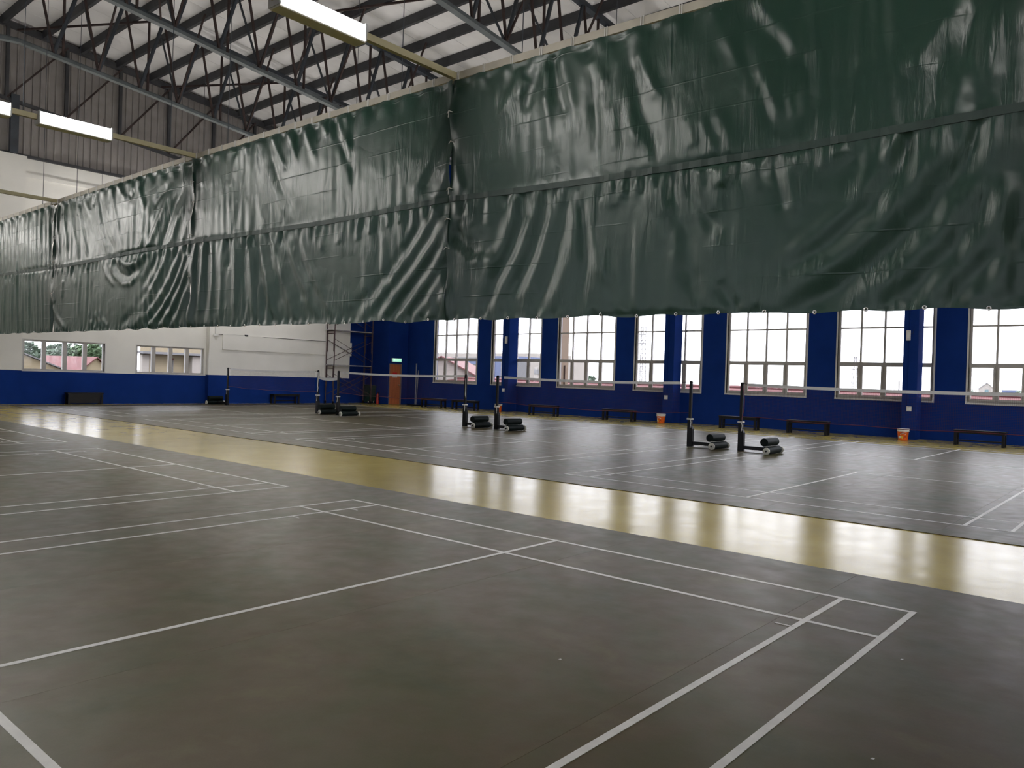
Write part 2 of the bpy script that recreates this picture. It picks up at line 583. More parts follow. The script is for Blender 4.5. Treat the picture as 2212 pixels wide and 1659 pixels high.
nw = 21
for z in (1.2, 5.4):
    for y in BY:
        w = copy_tree(win0)
        w.name = 'window_%d' % nw
        nw += 1
        w.location = (XR, y + WW, z)
        w.rotation_euler = (0, 0, -math.pi / 2)
        tag(w, 'added unseen gridded window lighting the hall from the right end wall', 'window', group='added windows in the end wall right of the view', kind='structure')

# columns on the window wall
for k, (xa, xb, lb) in enumerate([(-15.95, -15.55, 'blue square column farthest along the window wall'), (-7.66, -7.24, 'blue square column in the middle of the window wall'),
                                  (0.78, 1.20, 'nearest blue square column, right of centre on window wall'), (9.2, 9.6, 'blue square column right of the view')]):
    c = MB().box((xa, 20.6, ZF), (xb, YB, 11.8)).build('wall_column', M['navy'], org=(xa, 20.6, ZF))
    tag(c, lb, 'column', kind='structure')
    MB().cyl((0.17, -0.012, 0.95), (0.17, -0.012, 11.0), 0.012, n=6).build('conduit', M['navy'], c)

# ------------------------------------------------------------ end wall (left)
LH = [(4.10, 6.95, 1.25, 2.36), (8.18, 11.03, 1.25, 2.36)]
wl = MB()
for (a, b, c, d) in cells(YF, 18.65, 1.20, 9.0, LH): wl.box((XL - 0.25, a, c), (XL, b, d))
wl.box((XL - 0.25, 11.15, 1.24), (XL + 0.25, 18.65, 9.0))
wl.box((XL - 0.05, 2.75, 1.24), (XL + 0.16, 4.02, 9.0))
wall_l = wl.build('wall_left', M['white'])
tag(wall_l, 'white end wall with blue lower part and metal cladding above', 'wall', kind='structure')
d = MB().box((XL - 0.26, YF, ZF - 0.2), (XL + 0.015, 11.15, 1.2)).box((XL - 0.26, 11.15, ZF - 0.2), (XL + 0.265, 18.65, 1.24))
d.box((XL - 0.05, 2.75, ZF), (XL + 0.175, 4.02, 1.22))
tag(d.build('dado', M['navy'], wall_l), 'navy painted lower part of the wall')
n = MB().box((XL - 0.26, 18.65, ZF - 0.2), (XL, YB, 12.0))
tag(n.build('navy_section', M['navy'], wall_l), 'navy painted corner part of the wall')
MB().box((XL + 0.25, 11.75, 2.36), (XL + 0.30, 18.72, 3.03)).build('ledge_band', M['white'], wall_l)
MB().box((XL, 4.02, 8.28), (XL + 0.07, 11.15, 8.42)).build('ledge_band', M['white'], wall_l)
MB().box((XL - 0.02, YF, 8.96), (XL + 0.12, YB, 9.06)).build('cladding_rail', M['purlin'], wall_l)
MB().box((XL - 0.30, YF, 8.9), (XL - 0.12, YB, 13.75)).build('cladding_light_block', M['clad'], wall_l)  # unseen sheet added to stop daylight leaking through the cladding joints
# corrugated cladding sheets
sheet_w = 1.02


def clad_sheet(y0, ztop0, ztop1):
    n = 4
    prof = []
    for i in range(n):
        b = i * sheet_w / n
        prof += [(b, 0.0), (b + 0.175, 0.0), (b + 0.19, 0.055), (b + 0.235, 0.055)]
    prof.append((sheet_w - 0.004, 0.0))
    vs, fs = [], []
    for (yy, xx) in prof:
        t = yy / sheet_w
        vs += [(xx, yy, 0.0), (xx, yy, (ztop0 * (1 - t) + ztop1 * t) - 9.04)]
    for i in range(len(prof) - 1): fs.append((2 * i, 2 * i + 2, 2 * i + 3, 2 * i + 1))
    o = MB().add(vs, fs).build('cladding_sheet', M['clad'], wall_l)
    o.location = (XL - 0.06, y0, 9.04)


y = YF
while y < YB - 0.1:
    clad_sheet(y, zroof(y), zroof(y + sheet_w))
    y += sheet_w


def make_low_window(name, lb, org):
    root = empty(name, org)
    W, H, f = 2.85, 1.11, 0.06
    MB().box((-0.10, -0.04, -0.04), (0.02, W + 0.04, 0.0)).box((-0.10, -0.03, H), (0.012, W + 0.03, H + 0.03)).box((-0.1, -0.03, 0), (0.012, 0, H)).box((-0.1, W, 0), (0.012, W + 0.03, H)).build('window_casing', M['sill'], root)
    fr = MB().box((-0.13, 0, 0), (-0.05, f, H)).box((-0.13, W - f, 0), (-0.05, W, H)).box((-0.13, f, 0), (-0.05, W - f, f * 0.8)).box((-0.13, f, H - f * 0.8), (-0.05, W - f, H))
    fr.build('window_frame', M['alu'], root)
    for k in (1, 2, 3): MB().box((-0.15, W * k / 4 - 0.075, 0.04), (-0.04, W * k / 4 + 0.075, H - 0.04)).build('mullion', M['alu'], root)
    for k in range(4): MB().box((-0.10, W * k / 4 + 0.05, 0.04), (-0.094, W * (k + 1) / 4 - 0.05, H - 0.04)).build('pane', M['glass'], root)
    tag(root, lb, 'window', kind='structure')


make_low_window('window_10', 'low four-pane window at far left, trees and a red roof outside', (XL, 4.10, 1.25))
make_low_window('window_11', 'low four-pane window in white wall, cream building outside', (XL, 8.18, 1.25))

# corner block with the door
cb = MB()
for (a, b, c, dd) in cells(19.9, YB, ZF - 0.2, 12.0, [(19.99, 20.80, -1, 2.06)]): cb.box((-23.25, a, c), (-23.0, b, dd))
cb.box((XL, 19.9, ZF - 0.2), (-23.25, 20.15, 12.0))
cbo = cb.build('wall_corner', M['navy'])
tag(cbo, 'navy corner block holding the brown door', 'wall', kind='structure')
dr = empty('door_1', (-23.0, 19.99, ZF))
tag(dr, 'reddish brown door in the blue corner block under a green sign', 'door', kind='structure')
MB().box((-0.09, 0.04, 0.01), (-0.05, 0.77, 2.02)).build('door_leaf', M['door'], dr)
MB().box((-0.16, 0.0, 0), (0.025, 0.04, 2.06)).box((-0.16, 0.77, 0), (0.025, 0.81, 2.06)).box((-0.16, 0.04, 2.02), (0.025, 0.77, 2.06)).build('door_frame', M['dframe'], dr)
kn = MB().lathe([(0.0, 0.075), (0.022, 0.072), (0.032, 0.055), (0.026, 0.035), (0.012, 0.028), (0.012, 0.008), (0.034, 0.006), (0.034, 0.0)], 14, (1, 0, 0), (-0.05, 0.70, 0.98)).build('door_knob', M['chrome'], dr)
MB().box((-0.05, 0.28, 1.50), (-0.042, 0.56, 1.62)).build('red_notice', M['red'], dr)
MB().box((-0.05, 0.26, 1.36), (-0.042, 0.58, 1.46)).build('white_notice', M['paper'], dr)
ex = empty('exit_sign', (-23.0, 20.12, 2.14))
tag(ex, 'lit green exit sign box above the brown door', 'exit sign')
MB().box((0, 0, 0), (0.07, 0.62, 0.20)).build('sign_box', M['switch'], ex)
MB().box((0.07, 0.02, 0.02), (0.074, 0.60, 0.18)).build('sign_panel', M['exitg'], ex)
rm = MB()                                     # running figure and arrow
rm.box((0.074, 0.12, 0.145), (0.076, 0.145, 0.17)).beam((0.075, 0.135, 0.14), (0.075, 0.12, 0.09), 0.002, 0.03, (0, 1, 0))
rm.beam((0.075, 0.12, 0.09), (0.075, 0.16, 0.04), 0.002, 0.018, (0, 1, 0)).beam((0.075, 0.12, 0.09), (0.075, 0.07, 0.06), 0.002, 0.018, (0, 1, 0)).beam((0.075, 0.13, 0.13), (0.075, 0.18, 0.11), 0.002, 0.014, (0, 1, 0))
rm.box((0.074, 0.22, 0.09), (0.076, 0.34, 0.11)).prism([(0.074, 0.34, 0.07), (0.074, 0.40, 0.10), (0.074, 0.34, 0.13)], (0.002, 0, 0))
rm.build('running_figure', M['exitw'], ex)

# ------------------------------------------------------------ roof: sheets, purlins
ceil = MB()
for s in (-1, 1):
    ye = YC + s * 19.6
    vs = [(XL - 0.3, YC, zroof(YC) + 0.05), (XR + 0.3, YC, zroof(YC) + 0.05), (XR + 0.3, ye, zroof(ye) + 0.05), (XL - 0.3, ye, zroof(ye) + 0.05)]
    ceil.prism(vs if s < 0 else vs[::-1], (0, 0, 0.1))
ceil_o = ceil.build('ceiling', M['ceil'])
tag(ceil_o, 'pale insulated pitched roof carried by dark steel purlins', 'ceiling', kind='structure')
pw = 1.19
for s in (-1, 1):
    ye = YC + s * 19.4
    me = None
    k = 0
    x = XL
    while x < XR - 0.2:
        if me is None:
            vs = [(0.006, YC, zroof(YC)), (pw - 0.006, YC, zroof(YC)), (pw - 0.006, ye, zroof(ye)), (0.006, ye, zroof(ye))]
            pb = MB().prism(vs if s < 0 else vs[::-1], (0, 0, 0.03))
            me = pb.build('roof_sheet', M['ceil'], ceil_o)
            me.location = (x, 0, 0)
        else: inst(me, ceil_o, (x, 0, 0))
        x += pw
pu0 = None
ys = [4.42 + 1.3 * k for k in range(-16, 13)]
for y in ys:
    if y > YB - 0.4 or y < YF + 0.4: continue
    z = zroof(y)
    if pu0 is None:
        q = MB()                               # lipped C section
        q.box((XL + 0.02, -0.012, -0.31), (XR - 0.02, 0.012, -0.005)).box((XL + 0.02, -0.012, -0.31), (XR - 0.02, 0.10, -0.29)).box((XL + 0.02, -0.012, -0.025), (XR - 0.02, 0.10, -0.005))
        q.box((XL + 0.02, 0.085, -0.31), (XR - 0.02, 0.10, -0.25))
        pu0 = q.build('purlin', M['purlin'], ceil_o)
        pu0.location = (0, y, z)
    else: inst(pu0, ceil_o, (0, y, z))

# ------------------------------------------------------------ roof trusses
ZB = lambda y: 11.25 - 0.108 * (y if y > YC else 2 * YC - y)
ZT = lambda y: zroof(y) - 0.34
PAN = 1.30


def truss(xp, lb, yend=20.9):
    root = empty('roof_truss', (xp, YC, 0))
    tag(root, lb, 'roof truss', 'roof trusses across the hall')
    P = lambda y, z, dx=0.0: (dx, y - YC, z)
    for s in (1, -1):
        ye = YC + s * 18.7
        b = MB().beam(P(YC, ZB(YC)), P(ye, ZB(ye)), 0.19, 0.095)
        b.beam(P(YC, ZB(YC) + 0.09, -0.088), P(ye, ZB(ye) + 0.09, -0.088), 0.016, 0.10).build('bottom_chord', M['steel_l'], root)
        MB().beam(P(YC, ZT(YC)), P(ye, ZT(ye)), 0.20, 0.14).build('top_chord', M['steel'], root)
    ny = [2.95 + PAN * k for k in range(0, 14)]
    nodes = [y for y in ny if y < 20.3] + [2 * YC - y for y in ny if 2 * YC - y > -16.4]
    for i, y in enumerate(sorted(nodes)):
        s = 1 if y > YC else -1
        yt, yu = y + s * 0.75, y - s * 0.55
        MB().cyl(P(y, ZB(y) + 0.03), P(yt, ZT(yt)), 0.060, n=8).build('diagonal', M['steel'], root)
        MB().beam(P(y, ZB(y) + 0.03, 0.03), P(yu, ZT(yu), 0.03), 0.06, 0.06).build('diagonal', M['rust'], root)
        if i % 2 == 0:
            ym = y + s * 0.28
            MB().cyl(P(ym, ZB(ym), -0.02), P(ym, ZT(ym), -0.02), 0.042, n=8).build('strut', M['rust'], root)
        if i % 2 == 1:                          # knee braces down to the chord from the purlins either side
            for sx in (1, -1):
                MB().beam(P(y, ZB(y) + 0.05), P(y + 0.1, ZT(y) + 0.12, sx * 1.55), 0.05, 0.05).build('knee_brace', M['rust'] if sx > 0 else M['steel'], root)
    return root


TX = [-19.05, -13.9, -6.3, 1.3, 8.9]
for x, lb in zip(TX, ['lattice roof truss nearest the end wall, grey bottom chord', 'lattice roof truss second from end wall, its chord ending mid rail',
                      'lattice roof truss right of the large lit lamp', 'lattice roof truss overhead right of the view', 'lattice roof truss far right of the view']):
    truss(x, lb)
# end-wall frame: verticals, diagonals, bottom chord
er = empty('gable_frame', (XL + 0.14, YC, 0))
tag(er, 'brown steel gable frame standing against grey cladding', 'roof truss')
for s in (1, -1):
    ye = YC + s * 18.7
    MB().beam((0, 0, ZB(YC) + 0.02), (0, ye - YC, ZB(ye) + 0.02), 0.10, 0.12).build('bottom_chord', M['purlin'], er)
    MB().beam((0, 0, ZT(YC) + 0.1), (0, ye - YC, ZT(ye) + 0.1), 0.12, 0.22).build('top_chord', M['purlin'], er)
    for k in range(9):
        ya, yb_ = YC + s * (1.30 + 1.95 * k), YC + s * (1.30 + 1.95 * (k + 1))
        MB().beam((0, ya - YC, ZB(ya)), (0, ya - YC, ZT(ya) + 0.1), 0.11, 0.11).build('post', M['purlin'], er)
        if k < 8: MB().beam((0.03, ya - YC, ZB(ya) + 0.05), (0.03, yb_ - YC, ZT(yb_) + 0.05), 0.09, 0.06).build('diagonal', M['rust'], er)
MB().box((-0.05, 1.42, 9.02), (0.12, 1.68, 11.1)).build('stub_column', M['steel'], er)
# roof-plane bracing rods between the trusses (one thing per bay and line)
gb = 'roof plane bracing rods'
xs = [XL + 0.2] + TX + [14.4]
bays = ['between the end wall and the nearest truss', 'between the first and second trusses', 'between second truss and the truss by the big lamp',
        'right of the truss by the big lamp', 'overhead right of the view', 'far right of the view']
for i in range(len(xs) - 1):
    for (ya, yb_, pos) in ((3.6, 6.2, 'upper'), (8.8, 11.4, 'middle'), (14.0, 16.6, 'lower')):
        y0, y1 = (ya, yb_) if i % 2 == 0 else (yb_, ya)
        o = MB().beam((xs[i], y0, ZT(y0) - 0.02), (xs[i + 1], y1, ZT(y1) - 0.02), 0.06, 0.06).build('bracing_rod', M['rust'], org=(xs[i], y0, ZT(y0)))
        tag(o, pos + ' thin rusty roof bracing rod ' + bays[i], 'brace', gb)

# ------------------------------------------------------------ curtain rail and cross pipes
RX = [-24.4, -23.02, -15.52, -8.02, -0.52, 6.98, 14.40]
RZ = [5.93, 5.93, 5.90, 5.89, 5.80, 5.66, 5.60]           # top of rail
BZX = [-24.4, -15.5, -8.0, -0.52, 6.98, 14.48]
BZ = [2.38, 2.34, 2.33, 2.29, 2.22, 2.20]                 # bottom hem
MX_ = [-24.4, -20.2, -15.6, -7.94, -3.6, -0.47, 2.0, 3.8, 6.3, 14.5]
MZ = [4.2, 4.16, 4.07, 4.08, 3.99, 4.0, 3.92, 3.89, 3.92, 3.92]
rail_z = lambda x: float(np.interp(x, RX, RZ))

rail = empty('curtain_rail', (-0.52, YC, 5.75))
tag(rail, 'long cream square rail carrying the green curtains', 'rail')
for i in range(len(RX) - 1):
    MB().beam((RX[i] + 0.52, 0, RZ[i] - 0.05 - 5.75), (RX[i + 1] + 0.52, 0, RZ[i + 1] - 0.05 - 5.75), 0.09, 0.10).build('rail_tube', M['beamc'], rail)
for i in range(1, len(RX)):
    for fx in (0.16, 0.84):
        if i == len(RX) - 1 and fx > .5: continue
        x = RX[i] + fx * (7.5 if i < len(RX) - 1 else 0)
        MB().cyl((x + 0.52, 0, rail_z(x) - 5.75), (x + 0.52, 0, zroof(YC) - 5.80), 0.007, n=5).build('hanger_wire', M['steel'], rail)

pipe_lb = {-23.02: 'cream lamp pipe nearest the end wall, meeting the curtain rail', -15.52: 'unlit looking brown cream pipe joining rail at far left',
           -8.02: 'cream lamp pipe joining rail at the middle curtain seam', -0.52: 'nearest cream lamp pipe, joining rail above the right curtain seam',
           6.98: 'cream lamp pipe right of the view'}
lamp_src = []


def make_lamp(root):
    """batten hung on the lamp pipe, three tubes on each face, with a cream ledge below"""
    L = 1.22
    MB().box((-0.05, 0, -0.11), (-0.034, L, 0.10)).box((0.034, 0, -0.11), (0.05, L, 0.10)).box((-0.09, 0, -0.135), (0.10, L, -0.115)).build('reflector', M['lampbody'], root)
    for y in (0.0, L): MB().box((-0.115, y - 0.012, -0.115), (0.115, y + 0.012, 0.105)).build('end_cap', M['lampcap'], root)
    for y in (0.25, L - 0.25): MB().box((-0.05, y - 0.02, -0.07), (0.05, y + 0.02, 0.07)).build('bracket', M['lampcap'], root)
    t = None
    for x in (0.085, -0.085):
        for z in (-0.075, 0.0, 0.075):
            if t is None:
                t = MB().cyl((0, 0.02, 0), (0, L - 0.02, 0), 0.016, n=8, caps=False).build('tube', M['tube'], root)
                t.location = (x, 0, z)
            else: inst(t, root, (x, 0, z))


lamp0 = empty('strip_light')
make_lamp(lamp0)
n_l = 0
for (px_, lbp) in pipe_lb.items():
    for side in (0, 1):
        zz = rail_z(px_) - 0.05
        ya, yb_ = (-9.6, YC - 0.05) if side == 0 else (YC + 0.05, 17.0)
        pr = empty('lamp_pipe', (px_, YC, zz))
        MB().beam((0, ya - YC, 0), (0, yb_ - YC, 0), 0.07, 0.09).build('pipe', M['cream'], pr)
        for yy in ((-1.15, -5.6, -9.4) if side == 0 else (6.0, 11.5, 16.5)):
            MB().cyl((0, yy - YC, 0.04), (0, yy - YC, ZB(yy) - zz), 0.006, n=5).build('hanger_wire', M['steel'], pr)
        tag(pr, lbp if side == 0 else 'added cream lamp pipe over the far courts, unseen behind the curtain', 'pipe', 'added lamp pipes over the far courts' if side else None)
        for k in range(3 if side == 0 else 4):
            y0 = -0.92 - 1.66 * k if side == 0 else 5.4 + 2.9 * k  # far-side lamps are added unseen to brighten the end wall and roof
            l = lamp0 if n_l == 0 else copy_tree(lamp0)
            n_l += 1
            l.location = (px_, y0, zz)
            if side == 0 and px_ == -0.52 and k == 0: lb = 'large lit fluorescent lamp at the top edge, nearest of the lamps'
            elif side == 0 and px_ == -8.02 and k == 0: lb = 'lit fluorescent lamp left of the middle curtain seam, whole in view'
            elif side == 0 and px_ == -8.02 and k == 1: lb = 'lit fluorescent lamp cut off by the left edge of the view'
            else: lb = 'unseen lit fluorescent strip lamp outside the view'
            tag(l, lb, 'lamp', None if lb[-4:] != 'view' or 'edge' in lb else 'lamps outside the view')

